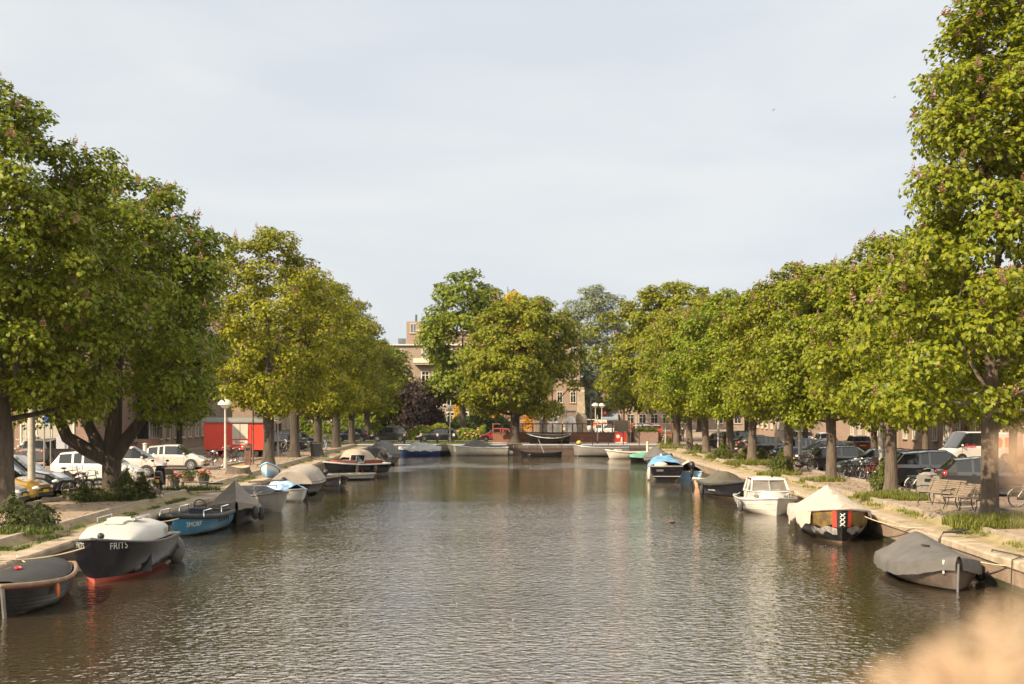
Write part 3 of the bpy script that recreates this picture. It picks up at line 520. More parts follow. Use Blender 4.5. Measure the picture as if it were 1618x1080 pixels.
def hedge(label, pts, n, H, tint, seed, name='hedge', dep=1.4, flowers=0):
    rng = np.random.default_rng(seed); (xa, ya), (xb, yb) = pts; L = math.hypot(xb-xa, yb-ya); u = rng.random(n); v = rng.uniform(-1, 1, n); h = rng.random(n)**.7
    hh = H*(1+.22*np.sin(u*L*.9+seed)+.15*np.sin(u*L*2.3+1)); P = np.stack([u*(xb-xa), u*(yb-ya)+v*dep*np.sqrt(1-.7*h**2), h*hh+.02], 1)
    N = unit(np.stack([rng.normal(size=n)*.4, -.6+v*.3, .7+0*v], 1)); t = thing(name, label, 'hedge', (xa, ya, ZS))
    o = link('foliage', mesh_np('foliage', leaves(P, N, .3*(.6+.8*rng.random(n)), rng, 3), 4, [LEAF2]), t); o.color = (*tint, 1)
    s = MB(); [s.tube([(q*(xb-xa), q*(yb-ya), -.05), (q*(xb-xa)+.1, q*(yb-ya), H*.6)], [.04, .02], 5) for q in np.linspace(.02, .98, max(3, int(L/1.5)))]; s.build('stem', M('bark'), t)
    if flowers:
        f = MB()
        for i in rng.choice(n, flowers): f.ell(tuple(P[i]+N[i]*.15), (.14, .14, .1), 6, 4)
        tag(f.build('blossom', mat('pinkflower', (.50, .22, .15), .7, var=.3)), None, None).parent = t; t.children[-1]['kind'] = 'stuff'
hedge('bright green flowering hedge behind the two black cars', (at(585, 169)[:2], at(765, 169)[:2]), 5200, 1.5, (1.9, 1.9, .7), 1, flowers=110)
hedge('tall green hedge behind the far left trunks', (at(470, 172)[:2], at(590, 172)[:2]), 3800, 2.4, (1.7, 1.8, .7), 2)
hedge('dark bushy hedge under the yellow creeper', (at(690, 186)[:2], at(815, 186)[:2]), 4200, 2.9, (.75, .95, 1), 3, dep=1.8)
# ---------------------------------------------------------------- boats (own frame: +x bow, +y port, z = 0 waterline)
for n_, c_, r_ in (('hull_black', (.008, .008, .011), .2), ('hull_navy', (.02, .03, .055), .3), ('hull_blue', (.02, .10, .17), .35), ('hull_white', (.46, .445, .41), .3), ('hull_grey', (.29, .27, .24), .45), ('hull_steel', (.14, .133, .125), .5),
                  ('hull_cream', (.40, .37, .31), .4), ('hull_dark', (.007, .0065, .007), .3), ('hull_sky', (.25, .42, .60), .5), ('antifoul', (.36, .07, .05), .6), ('hull_royal', (.015, .04, .14), .4), ('hull_orange', (.55, .30, .18), .5), ('graffiti_blue', (.02, .28, .48), .5)):
    mat(n_, c_, r_, var=.18, vs=1.5, coat=.3 if r_ < .35 and c_[0] > .1 else 0, bump=.06 if c_[0] > .1 else 0, bs=3, spec=.5 if c_[0] > .1 else .3)
for n_, c_ in (('tarp_dark', (.014, .0135, .0135)), ('tarp_grey', (.085, .079, .073)), ('tarp_taupe', (.25, .215, .18)), ('tarp_brown', (.15, .125, .105)), ('tarp_white', (.38, .325, .27)), ('tarp_blue', (.10, .23, .38)), ('tarp_pale', (.34, .345, .34)), ('tarp_sky', (.26, .40, .58)), ('tarp_olive', (.075, .065, .045)), ('tarp_slate', (.075, .072, .072)), ('tarp_green', (.12, .30, .22))):
    mat(n_, c_, .85, var=.2, vs=1.4, bump=.6, bs=3.5)
mat('mahogany', (.22, .05, .025), .35, var=.35, vs=3, coat=.5, stretch=(1, 8, 1)); mat('inside', (.09, .08, .07), .8, var=.3); mat('red_line', (.30, .03, .03), .5)
class Hull:
    def __init__(s, L, B, fb, sb=.35, ss=.08, rake=.5, tw=.75, tm=.42, p=2.3, q=.85, flare=.16, d=.3, boot=.0):
        s.__dict__.update(locals())
    def beam(s, t):
        t = min(1, max(0, t))
        if t < s.tm: return s.B/2*(s.tw+(1-s.tw)*math.sin(math.pi/2*t/s.tm))
        return s.B/2*max(0., 1-((t-s.tm)/(1-s.tm))**s.p)**s.q
    def sheer(s, t): return s.fb+s.sb*max(0, (t-.35)/.65)**2+s.ss*max(0, (.35-t)/.35)**2
    def pt(s, t, z, off=0, side=1):
        zz = (z+s.d)/(s.sheer(t)+s.d); zz = min(1.05, max(0, zz))
        b = s.beam(t)*(1-s.flare*(1-zz))*(1-(1-min(1, zz))**3.2)
        x = t*s.L-s.L/2-s.rake*(1-zz)*max(0, (t-.55)/.45)**2+(.10*(zz-1) if t < .02 else 0)*-1
        return Vector((x, side*(b+off), z))
    def nrm(s, t, z, side):
        a = s.pt(min(1, t+.01), z, 0, side)-s.pt(max(0, t-.01), z, 0, side); c = s.pt(t, z+.02, 0, side)-s.pt(t, z-.02, 0, side)
        n = a.cross(c).normalized(); return n if n.y*side > 0 else -n
TS = [0, .04, .1, .17, .25, .33, .42, .5, .58, .66, .73, .79, .84, .88, .92, .95, .975, .99, 1.0]
def hull_parts(root, H, hull, bottom, rail='rubber', rr=.05, inner='inside', floor=.12, boot=.10, stripe=None, laps=0, thwarts=(), bench='wood', deck=None):
    def rows(t):
        sh = H.sheer(t); zs = [-H.d, -.12, 0, boot]; n = 5
        if stripe: zs += [boot+(sh-stripe-boot)*i/n for i in range(1, n+1)]+[sh]
        else: zs += [boot+(sh-boot)*i/n for i in range(1, n+1)]
        return zs
    mats = [M(hull), M(bottom), M(stripe_m)] if (stripe and (stripe_m := 'red_line')) else [M(hull), M(bottom)]
    b = MB()
    for side in (1, -1):
        P = []
        for t in TS:
            row = []
            for k, z in enumerate(rows(t)):
                off = (.018 if k % 2 else 0) if laps and 3 < k else 0
                row.append(H.pt(t, z, off*min(1, (1-t)*8), side))
            P.append(row)
        nr = len(P[0]); mf = (lambda i, j: 1 if j < 3 else (2 if stripe and j == nr-2 else 0))
        b.grid(P if side > 0 else [r[::-1] for r in P], mf=mf if side > 0 else (lambda i, j: mf(i, nr-2-j)))
    tr_ = [H.pt(0, z, 0, 1) for z in rows(0)]+[H.pt(0, z, 0, -1) for z in rows(0)[::-1]]; b.poly(tr_[::-1], 0)
    ho = b.build('hull', mats, root, smooth=35)
    if laps:                                                     # clinker plank edges / pressed ribs
        lp = MB()
        for side in (1, -1):
            for k in range(laps):
                q = (k+1)/(laps+1); lp.tube([H.pt(t, boot*.3+(H.sheer(t)-boot*.3)*q, .004, side) for t in TS[:-1]], .012, 5)
        lp.build('plank_lap', M(hull), root, smooth=60)
    if rail:
        g = MB(); ring = [H.pt(t, H.sheer(t), .015, 1) for t in TS[:-1]]+[H.pt(1, H.sheer(1))+Vector((.03, 0, 0))]+[H.pt(t, H.sheer(t), .015, -1) for t in TS[:-1][::-1]]
        g.tube(ring, rr, 8, closed=True); g.build('rubbing_strake', M(rail), root, smooth=60)
    if inner:
        b = MB(); P = []
        for t in TS[1:-3]:
            w = max(.02, H.beam(t)-.07); sh = H.sheer(t); f = floor
            wf_ = max(.01, min(w*.92, H.pt(t, f+.05).y-.05)); wm_ = max(.015, min(w, H.pt(t, (f+.05+sh)/2).y-.05)); P.append([Vector((H.pt(t, z).x-(.05 if t > .8 else 0), y, z)) for y, z in ((w, sh), (wm_, (f+.05+sh)/2), (wf_, f+.05), (wf_*.5, f), (-wf_*.5, f), (-wf_, f+.05), (-wm_, (f+.05+sh)/2), (-w, sh))])
        b.grid(P); b.poly(P[0]); b.poly(P[-1]); b.build('interior', M(inner), root)
        for t in thwarts:
            w = max(.1, H.pt(t, H.sheer(t)-.18).y-.06); MB().box((t*H.L-H.L/2, 0, H.sheer(t)-.18), (.28, 2*w, .05)).build('thwart', M(bench), root)
    if deck:
        t0, m_ = deck; b = MB(); P = []
        for t in [t0+(1-t0)*i/8 for i in range(9)]:
            w = max(0.0, H.beam(t)-.04); sh = H.sheer(t); x = H.pt(t, sh).x-.02; P.append([(x, w, sh), (x, w*.5, sh+.05), (x, 0, sh+.06), (x, -w*.5, sh+.05), (x, -w, sh)])
        b.grid(P); b.poly([(p[0]-.01, p[1], p[2]) for p in P[0]]+[(P[0][-1][0]-.01, P[0][-1][1], floor), (P[0][0][0]-.01, P[0][0][1], floor)]); b.build('foredeck', M(m_), root, smooth=40)
    return ho
def cover(root, H, m, ridge, t0=0, t1=1, p=1.6, drop=.15, wr=.02, wf=9, seed=0, name='cover', wid=1.0, over=.04, ragged=0, base=.02, lift=None):
    r = random.Random(seed); n = 44; ph = [r.uniform(0, 6.28) for _ in range(8)]; P = []
    def rid(t):
        for (a, h0), (c, h1) in zip(ridge, ridge[1:]):
            if t <= c:
                u = (t-a)/(c-a); u = max(0, u); return h0+(h1-h0)*u
        return ridge[-1][1]
    vs = [-1, -.93, -.84, -.72, -.58, -.42, -.25, -.1, 0, .1, .25, .42, .58, .72, .84, .93, 1]
    for i in range(n+1):
        t = t0+(t1-t0)*i/n; b = H.beam(t)*wid+over; sh = H.sheer(t)+base+(lift(t) if lift else 0); h = rid(t); x = H.pt(t, H.sheer(t)).x+(over if t1 == 1 and i == n else 0)-(over if t0 == 0 and i == 0 else 0)
        def wave(v): return wr*(math.sin(wf*t*2+ph[0]+v*3)*.6+math.sin(wf*t*4.7+ph[1]-v*5)*.3+math.sin(v*7+ph[2]+t*6)*.4)
        row = []
        dL, dR = [drop*(1+ragged*(.55*math.sin(t*12+ph[k])+.4*math.sin(t*27+ph[k+2])+.2*math.sin(t*71+ph[k]))) for k in (3, 4)]
        fold = lambda k: .02+.03*abs(math.sin(t*26+ph[k]))
        row += [(x, -b-fold(5), sh-dL), (x, -b-fold(5)*.8, sh-dL*.5)]
        for v in vs: row.append((x, v*b, sh+h*max(0, 1-abs(v)**p)+wave(v)*min(1, 3*(1-abs(v))+.25)))
        row += [(x, b+fold(6)*.8, sh-dR*.5), (x, b+fold(6), sh-dR)]
        P.append(row)
    g = MB().grid(P)
    if t0 == 0: g.grid([P[0], [(q[0]-.03, q[1], min(q[2], H.sheer(0)+base-drop)) for q in P[0]]])
    return g.build(name, M(m), root, smooth=50)
def hull_patch(root, H, t0, t1, f0, f1, side, m, name, off=.009):
    b = MB(); n = 10; P = []
    for i in range(n+1):
        t = t0+(t1-t0)*i/n; row = []
        for j in range(5):
            a, c = f0(t) if callable(f0) else f0, f1(t) if callable(f1) else f1; z = H.sheer(t)*(a+(c-a)*j/4); row.append(H.pt(t, z, 0, side)+H.nrm(t, z, side)*off)
        P.append(row)
    b.grid(P if side > 0 else [r[::-1] for r in P]); return b.build(name, M(m), root, smooth=60)
def hull_text(root, H, s, size, m, tc, zc, side, name='name_lettering'):
    me = txt(s, size, .0)
    for v in me.vertices:
        t = tc; dx = v.co.x*(-1 if side > 0 else 1)         # seen from outside, port side reads bow to stern
        for _ in range(6):                                  # walk along the hull so that the lettering bends with it
            t2 = t+.004*(1 if dx > 0 else -1); ds = (H.pt(t2, zc, 0, side)-H.pt(t, zc, 0, side)).length/.004; t = tc+dx/max(ds, .1)
        z = zc+v.co.y; t = min(.998, t); v.co = H.pt(t, z, 0, side)+H.nrm(t, z, side)*.012
    me.materials.clear(); me.materials.append(M(m)); return link(name, me, root)
def outboard(root, x, z, y=0, m='darkgrey', tilt=0, s=1):
    b = MB(); a = tilt
    def T(px, pz): return (x-(.1+px)*s*math.cos(a)+pz*s*math.sin(a), y, z+pz*s*math.cos(a)+(px)*s*math.sin(a))
    b.ell(T(.12, .28), (.24*s, .17*s, .22*s), 12, 8); b.tube([T(.12, .15), T(.12, -.55)], [.09*s, .06*s], 8); b.box(T(.04, .05), (.16*s, .2*s, .28*s)); b.tube([T(.0, .25), T(-.55, .32)], .025*s, 6)
    o = b.build('outboard_motor', M(m), root, smooth=50)
    MB().lathe([(.03, -.1), (.12, -.02), (.12, .02), (.03, .1)], T(.12, -.55), 8, axis='X').build('propeller', M('alu'), o); return o
def fender(root, H, t, side, drop=.35, m='white', r=.09):
    p = H.pt(t, H.sheer(t)-.1, r+.03, side); MB().lathe([(.02, .05), (r, -.03), (r*1.05, -drop*.5), (r, -drop), (.02, -drop-.07)], tuple(p), 10).build('fender', M(m), root, smooth=60)
def boat(label, x, y, hx, hy, H, cat='boat', name='boat', group='boats moored along the canal', z=0):
    rz = math.atan2(hy, hx); return thing(name, label, cat, (x, y, z), rz, group)
def rope(label, a, b, sag=.25, r=.02, m='rope', name='mooring_rope'):
    a, b = Vector(a), Vector(b); pts = [a.lerp(b, i/10)-Vector((0, 0, sag*4*(i/10)*(1-i/10))) for i in range(11)]
    o = MB().tube([p-a for p in pts], r, 6).build(name, M(m), None, a, smooth=60); tag(o, label, 'rope', 'mooring ropes')

# ---- left bank, near to far
H = Hull(5.4, 1.9, .62, .12, .05, .35, .62, .5, 2.2, .75, .12)
t = boat('dark grey clinker boat under a black canvas cover with red line, nearest on the left', -11.62, 34.2, .12, -1, H)
hull_parts(t, H, 'hull_dark', 'hull_dark', 'fender_rope_brown', .055, boot=.05, stripe=.08, laps=6); cover(t, H, 'tarp_dark', [(0, .14), (.3, .27), (.6, .25), (.85, .12), (1, .02)], p=2.6, drop=-.02, wr=.012, over=-.12, seed=2, t1=.93)
MB().tube([H.pt(1, z)+Vector((.03, 0, 0)) for z in (-.2, .2, .45, .70)], [.05]*4, 8).build('stem_post', M('steel'), t); fender(t, H, .72, 1, .2, 'orange_door', .05)
pf = MB(); pf.ell((H.L*.12, -.1, .92), (.16, .09, .05), 10, 6); pf.build('red_buoy', M('redlamp'), t)
H = Hull(5.5, 2.25, .92, .28, .0, .42, .86, .45, 2.6, .8, .10)
t = boat('black steel boat with red underside and white cabin, its name painted twice on the bow', -11.12, 40.5, -.02, -1, H, 'cabin boat', 'cabin_boat')
hull_parts(t, H, 'hull_black', 'antifoul', 'darkgrey', .035, boot=.13, deck=(.62, 'darkgrey'))
fine = lambda m: M(m)
def trunk_cabin(t, H, m, t0, t1, hh, wid, slope=.5, name='cabin', crown=.12):
    P = []; 
    for i in range(13):
        u = i/12; tt = t0+(t1-t0)*u; w = H.beam(tt)*wid; sh = H.sheer(tt)+.02; k = min(1, (1-u)/.28) if u > .72 else min(1, .55+u/.12*.45); h = hh*(k**.7); x = tt*H.L-H.L/2; n = .84
        P.append([(x, w, sh), (x, w*.97, sh+h*.55), (x, w*n, sh+h*.92), (x, w*.45, sh+h+crown*.7*k), (x, 0, sh+h+crown*k), (x, -w*.45, sh+h+crown*.7*k), (x, -w*n, sh+h*.92), (x, -w*.97, sh+h*.55), (x, -w, sh)])
    b = MB().grid(P); b.poly(P[0]); b.poly(P[-1][::-1]); return b.build(name, M(m), t, smooth=40)
cb = trunk_cabin(t, H, mat('cabin_white', (.37, .355, .33), .5, var=.1, vs=1.2), .10, .80, .42, .84, crown=.11)
MB().box((-.3, 0, 1.53), (.75, .8, .05)).build('hatch', M('offwhite'), t); MB().box((.55, 0, 1.50), (.45, .55, .05), ry=.06).build('hatch', M('offwhite'), t)
for s in (1, -1): MB().box((-1.45, s*1.02, 1.16), (.35, .06, .18)).build('porthole', M('glass'), t)
for s in (1, -1): MB().tube([(-.9, s*.55, 1.5), (-.9, s*.55, 1.62), (.6, s*.5, 1.62), (.6, s*.5, 1.5)], .018, 6).build('handrail', M('chrome'), t)
MB().ell((1.9, 0, 1.22), (.1, .1, .09)).build('bollard', M('black'), t); MB().ell((-.1, .3, 1.585), (.12, .06, .05)).build('hatch_latch', M('black'), t)
hull_text(t, H, 'FRITS', .26, 'white', .895, .98, 1); hull_text(t, H, 'FRITS', .24, 'white', .93, 1.0, -1)
ob = MB(); ob.ell((-3.15, .75, .35), (.35, .28, .42)); ob.box((-3.15, .75, .02), (.3, .22, .5)); ob.box((-2.95, .75, .5), (.3, .4, .06)); ob.build('outboard_motor', M('tarp_grey'), t, smooth=50)
H = Hull(5.0, 1.95, .62, .18, .02, .12, .88, .45, 2.5, .8, .05)
t = boat('open teal blue sloop with thick black rubber rail and name lettered on its bow', -12.1, 54.1, -.08, -1, H, 'sloop', 'sloop')
hull_parts(t, H, 'hull_blue', 'hull_black', 'rubber', .095, boot=.08, thwarts=(.2, .5, .72), floor=.1)
hull_patch(t, H, .70, .995, .1, .93, -1, 'hull_black', 'dark_bow_side', .006)  # black patch over the starboard side of the bow
hull_text(t, H, 'SMORF', .25, 'white', .86, .44, 1); cs = MB(); cs.box((-.5, 0, .58), (.5, .55, .6)); cs.build('console', M('hull_navy'), t)
sw = MB(); sw.tube([(-.8+.06*math.sin(q), .24*math.cos(q), .95+.24*math.sin(q)) for q in [i*math.pi/8 for i in range(16)]], .02, 6, closed=True); sw.tube([(-.8, 0, .95), (-.55, 0, .85)], .02, 6); sw.tube([(-.8, -.22, .95), (-.8, .22, .95)], .014, 5); sw.build('steering_wheel', M('black'), t, smooth=60)
[MB().tube([(x0, s*.82, .68), (x0, s*.8, .92), (x0+1.1, s*.82, .92), (x0+1.1, s*.84, .68)], .022, 6).build('grab_rail', M('chrome'), t, smooth=60) for x0 in (-1.9, .4) for s in (1, -1)]
[MB().tube([H.pt(.28+.06*i, .62, .1, 1), H.pt(.30+.06*i, .42, .1, 1), H.pt(.32+.06*i, .62, .1, 1)], .02, 6).build('fender_rope', M('black'), t) for i in range(5)]
H = Hull(4.9, 2.1, .62, .32, .1, .25, .7, .45, 2.3, .85)
t = boat('dark boat under a tall pointed brown canvas tent with bright blue paint patch', -11.55, 59.3, .22, -1, H, group='boats moored along the canal')
hull_parts(t, H, 'hull_dark', 'hull_dark', None); cover(t, H, 'tarp_brown', [(0, .35), (.3, .75), (.52, 1.08), (.72, .55), (.86, .22), (1, .02)], p=.95, drop=.28, wr=.03, wf=7, seed=4, ragged=.35)
hull_patch(t, H, .66, .86, lambda q: .16+.1*math.sin(q*60), lambda q: .62+.08*math.sin(q*90), -1, 'graffiti_blue', 'paint_patch'); fender(t, H, .84, 1, .45, 'rubber', .12); fender(t, H, .7, 1, .45, 'rubber', .12)
H = Hull(4.4, 1.85, .66, .28, .02, .55, .82, .4, 2.2, .8, .22)
t = boat('pale grey ribbed runabout under a low grey cover, behind the pointed tent', -11.75, 66.0, .70, -.72, H)
hull_parts(t, H, 'hull_grey', 'hull_grey', 'steel', .03, laps=4); cover(t, H, 'tarp_slate', [(0, .05), (.15, .38), (.55, .42), (.75, .2), (1, 0)], p=2.4, drop=.08, over=-.06, t1=.86, seed=5)
fr = MB(); fr.tube([H.pt(.62, 1.0, -.2, s) for s in (1,)]+[(.55, .6, 1.15), (.55, -.6, 1.15)]+[H.pt(.62, 1.0, -.2, -1)], .025, 6); fr.build('windscreen_frame', M('alu'), t)
H = Hull(3.9, 1.6, .5, .16, 0, .5, .8, .42, 2.2, .8, .2)
t = boat('white dinghy heaped with light blue tarpaulin', -11.55, 73.2, .55, -.83, H, 'dinghy', 'dinghy')
hull_parts(t, H, 'hull_white', 'hull_grey', 'white', .04); cover(t, H, 'tarp_sky', [(0, .2), (.3, .48), (.6, .3), (1, .1)], p=1.5, drop=.22, wr=.09, wf=10, seed=6, ragged=.9, t0=.0, t1=.8)
H = Hull(2.2, 1.0, .34, .1, 0, .2, .75, .45, 2.2, .9)
t = boat('small pale blue dinghy tipped up on the quay edge left of the taupe hood', -13.85, 81.2, 0, -1, H, 'dinghy', 'dinghy', z=ZC+.16)
hull_parts(t, H, 'hull_white', 'hull_sky', 'hull_sky', .05, inner='tarp_sky', floor=.2); cover(t, H, 'tarp_pale', [(0, .08), (.5, .12), (1, 0)], p=2, drop=.05, wr=.01, over=.01); t.rotation_euler = (0, R(-14), R(-90))
MB().ell((.1, 0, .53), (.06, .06, .03)).build('fill_cap', M('black'), t)
H = Hull(6.2, 2.35, .72, .32, .05, .25, .9, .45, 2.3, .8)
t = boat('dark boat under a taupe canvas hood with a small plate on its stern', -11.7, 79.4, .05, 1, H)
hull_parts(t, H, 'hull_dark', 'hull_black', 'rubber', .04); cover(t, H, 'tarp_taupe', [(0, .52), (.12, .66), (.6, .8), (.82, .5), (1, .05)], p=3.2, drop=.12, wr=.02, seed=8); outboard(t, -3.1, .55, .35, 'black'); MB().box((-3.13, -.3, .45), (.02, .3, .14)).build('plate', M('white'), t)
H = Hull(4.1, 1.7, .42, .26, .04, .35, .75, .42, 2.2, .85)
t = boat('small black open dinghy with tilted outboard motor behind the taupe hood', -10.95, 87.0, .35, -.93, H, 'dinghy', 'dinghy')
hull_parts(t, H, 'hull_black', 'hull_black', 'rubber', .09, thwarts=(.35, .6)); outboard(t, -2.0, .45, 0, 'black', .5)
H = Hull(3.6, 1.5, .34, .04, .02, .25, .95, .4, 4, .7)
t = boat('low flat grey pontoon dinghy in front of the mahogany runabout', -10.9, 94.6, .95, .25, H, 'dinghy', 'dinghy')
hull_parts(t, H, 'hull_grey', 'hull_dark', 'tarp_taupe', .07, floor=.2, inner='hull_grey')
H = Hull(5.4, 2.0, .74, .24, .02, .45, .8, .42, 2.1, .8, .18)
t = boat('mahogany decked runabout with white sheer strake and framed windscreen', -11.3, 101.8, -.72, -.70, H, 'runabout', 'runabout')
hull_parts(t, H, 'hull_black', 'hull_grey', 'white', .055, deck=(.5, 'mahogany'), inner='mahogany')
ws = MB(); z0, z1 = .88, 1.42
for (ax, ay), (bx, by) in (((-.2, .86), (.15, .35)), ((.15, .35), (.15, -.35)), ((.15, -.35), (-.2, -.86))):
    ws.tube([(ax, ay, z0), (ax-.15, ay*.95, z1), (bx-.15, by*.95, z1), (bx, by, z0), (ax, ay, z0)], .03, 6)
ws.build('windscreen_frame', M('white'), t); gl = MB(); [gl.poly([(ax, ay, z0), (bx, by, z0), (bx-.15, by*.95, z1), (ax-.15, ay*.95, z1)]) for (ax, ay), (bx, by) in (((-.2, .86), (.15, .35)), ((.15, .35), (.15, -.35)), ((.15, -.35), (-.2, -.86)))]; gl.build('windscreen', M('glass'), t)
cm = MB(); cm.box((1.0, 0, .96), (1.6, 1.15, .22), taper=.9); cm.box((-1.2, 0, .92), (1.6, 1.5, .25)); cm.build('coaming', M('mahogany'), t); fender(t, H, .6, 1, .5, 'wood_dark', .1); fender(t, H, .3, 1, .5, 'wood_dark', .1)
H = Hull(4.6, 2.1, .7, .2, .02, .3, .9, .42, 2.2, .8)
t = boat('motor boat under a cream canvas canopy on a raised hood, behind the mahogany runabout', -11.9, 107.2, -.2, -1, H)
hull_parts(t, H, 'hull_dark', 'hull_dark', 'rubber', .05); cover(t, H, mat('canopy_cream', (.30, .25, .19), .8, var=.15), [(0, .6), (.1, .8), (.6, .85), (.72, .3), (1, 0)], p=3.4, drop=.1, wr=.03, seed=9, t1=.78, base=.1); cover(t, H, 'black', [(0, .3), (.6, .3), (.8, .1)], p=4, drop=.02, t0=.02, t1=.8, wr=0, name='side_curtain', over=-.05)
H = Hull(3.4, 1.5, .42, .2, 0, .3, .8, .42, 2.2, .85)
t = boat('small navy dinghy with a cream cloth over its bow', -11.15, 114.5, .5, -.86, H, 'dinghy', 'dinghy')
hull_parts(t, H, 'hull_navy', 'hull_navy', 'white', .03, thwarts=(.4,)); cover(t, H, 'cream', [(.45, .1), (.7, .3), (1, 0)], p=1.2, t0=.45, drop=.08, seed=10)
H = Hull(6.0, 2.7, .85, .25, .1, .3, .85, .45, 2.3, .8)
t = boat('big dark grey covered motor boat with two outboards at the left corner of the canal', -10.9, 121.5, .1, 1, H)
hull_parts(t, H, 'hull_steel', 'hull_dark', 'rubber', .05); cover(t, H, 'tarp_slate', [(0, .5), (.15, .95), (.55, 1.15), (.8, .6), (1, .05)], p=2, drop=.3, wr=.05, seed=11, ragged=.3); outboard(t, -3.0, .6, -.6, 'black', .3); outboard(t, -3.0, .6, .5, 'black', .1)
# ---- far end
H = Hull(4.2, 1.8, .6, .15, .1, .3, .8, .45, 2.3, .85)
t = boat('royal blue boat wrapped in white plastic sheeting at the far quay', -9.35, 144.4, -1, .05, H)
hull_parts(t, H, 'hull_royal', 'hull_royal', None); cover(t, H, 'tarp_pale', [(0, .2), (.25, .6), (.6, .75), (.85, .2), (1, .1)], p=1.5, drop=.16, wr=.05, seed=12, ragged=.6, over=.08)
H = Hull(3.0, 1.5, .75, .15, .1, .2, .8, .45, 2.3, .85)
t = boat('dark brown covered boat between the blue boat and the white launch', -6.9, 146.4, 1, .05, H); hull_parts(t, H, 'hull_dark', 'hull_dark', None); cover(t, H, 'tarp_olive', [(0, .2), (.5, .35), (1, .05)], p=1.6, drop=.35, wr=.03, seed=13)
H = Hull(6.2, 2.1, .82, .32, .02, .6, .85, .42, 2.2, .8, .18)
t = boat('long white motor launch with raked grey spray hood at the far quay', -3.5, 144.2, -1, 0, H, 'launch', 'launch')
hull_parts(t, H, 'hull_cream', 'hull_grey', 'white', .05, deck=(.6, 'offwhite')); cover(t, H, 'tarp_grey', [(.08, .05), (.3, .3), (.5, .78), (.56, .82), (.74, .05)], p=2.2, t0=.1, t1=.74, drop=.02, wr=.02, seed=14, over=-.1)
wv = MB(); wv.ell((-3.4, .1, .3), (.22, .22, .2)); wv.tube([(-3.1, 0, .6), (-3.4, .1, .35)], .03, 6); wv.build('fender', M('white'), t)
H = Hull(4.6, 1.6, .5, .32, .28, .35, .35, .48, 2.2, .9)
t = boat('black rowing sloop with white sheer line laid up on the far quay', 3.85, 150.2, -1, 0, H, 'rowing boat', 'rowing_boat', z=ZS+.28); hull_parts(t, H, 'hull_black', 'hull_black', 'white', .04, thwarts=(.3, .5, .7)); t.rotation_euler.x = R(-12)
cr = MB(); [cr.box((q, 0, -.22), (.12, 1.0, .14)) for q in (-1.2, 1.2)]; cr.build('cradle', M('wood_dark'), t)
H = Hull(4.3, 1.4, .34, .22, .16, .4, .5, .48, 2.2, .9)
t = boat('low black punt with a leaning pale pole, afloat before the far quay', 2.85, 142.0, -1, .05, H, 'punt', 'punt'); hull_parts(t, H, 'hull_black', 'hull_black', 'hull_dark', .03, thwarts=(.3, .6)); MB().tube([(-.4, .1, .2), (.2, .2, 1.7)], [.035, .025], 6).build('pole', M('polegrey'), t)
H = Hull(5.6, 2.0, .85, .3, .05, .25, .9, .42, 2.4, .8)
t = boat('plain grey steel workboat with a yellow covered motor on its bow', 8.9, 142.2, -1, .05, H, 'workboat', 'workboat'); hull_parts(t, H, 'hull_steel', 'hull_dark', 'alu', .035, thwarts=(.4,), inner='hull_steel')
ym = MB(); ym.ell((2.2, .15, 1.36), (.26, .2, .22)); ym.build('motor_hood', mat('dull_yellow', (.45, .30, .04), .6), t); MB().box((2.25, .15, 1.1), (.5, .3, .3)).build('motor_mount', M('darkgrey'), t)
H = Hull(4.4, 1.8, .6, .25, .02, .5, .85, .42, 2.2, .8, .2)
t = boat('cream open motor boat with white gunwale near the right corner', 11.0, 135.2, -.95, -.25, H); hull_parts(t, H, 'hull_cream', 'hull_grey', 'white', .06, thwarts=(.35, .6), inner='offwhite'); MB().box((1.0, 0, .82), (.5, .8, .2)).build('console', M('white'), t)
# ---- right bank, far to near
H = Hull(2.9, 1.4, .42, .12, 0, .3, .8, .42, 2.2, .9)
t = boat('small green tarpaulined dinghy off the right bank', 11.6, 127.5, -.8, -.6, H, 'dinghy', 'dinghy'); hull_parts(t, H, 'hull_dark', 'hull_dark', None); cover(t, H, 'tarp_green', [(0, .2), (.5, .42), (1, .1)], p=2, drop=.12, wr=.02, seed=20)
H = Hull(4.6, 1.9, .6, .25, .02, .3, .85, .42, 2.2, .8)
t = boat('boat under a sagging grey cover beside the green dinghy', 12.3, 121.0, -.2, 1, H); hull_parts(t, H, 'hull_steel', 'hull_dark', 'rubber', .04); cover(t, H, 'tarp_grey', [(0, .3), (.3, .75), (.6, .9), (1, .1)], p=1.3, drop=.25, wr=.07, seed=21, ragged=.4); outboard(t, -2.3, .5, .3, 'alu', .6); outboard(t, -2.3, .5, -.5, 'black', .4)
H = Hull(5.4, 2.15, .95, .25, 0, .35, .95, .4, 2.4, .8, .1)
t = boat('black boat with white waterline and crumpled bright blue tarpaulin', 10.25, 95.6, .05, 1, H); hull_parts(t, H, 'hull_black', 'hull_black', 'tarp_taupe', .05, boot=.12)
cover(t, H, 'tarp_blue', [(.08, .22), (.2, .42), (.35, .34), (.6, .5), (.85, .3), (1, .05)], p=3.2, t0=.08, drop=.16, wr=.11, wf=12, seed=22, ragged=.5); wl = MB(); wl.box((-2.73, 0, .3), (.03, 1.78, .05)); wl.build('waterline_stripe', M('hull_grey'), t); MB().box((-2.72, .45, .68), (.03, .45, .13)).build('name_plate', M('tarp_grey'), t)
cl = MB(); cl.ell((-2.2, .35, 1.02), (.5, .45, .2)); cl.build('canvas_bundle', M('cream'), t, smooth=60); fender(t, H, .02, 1, .7, 'offwhite', .1)
H = Hull(4.4, 1.95, .55, .3, 0, .4, .9, .42, 2.2, .8)
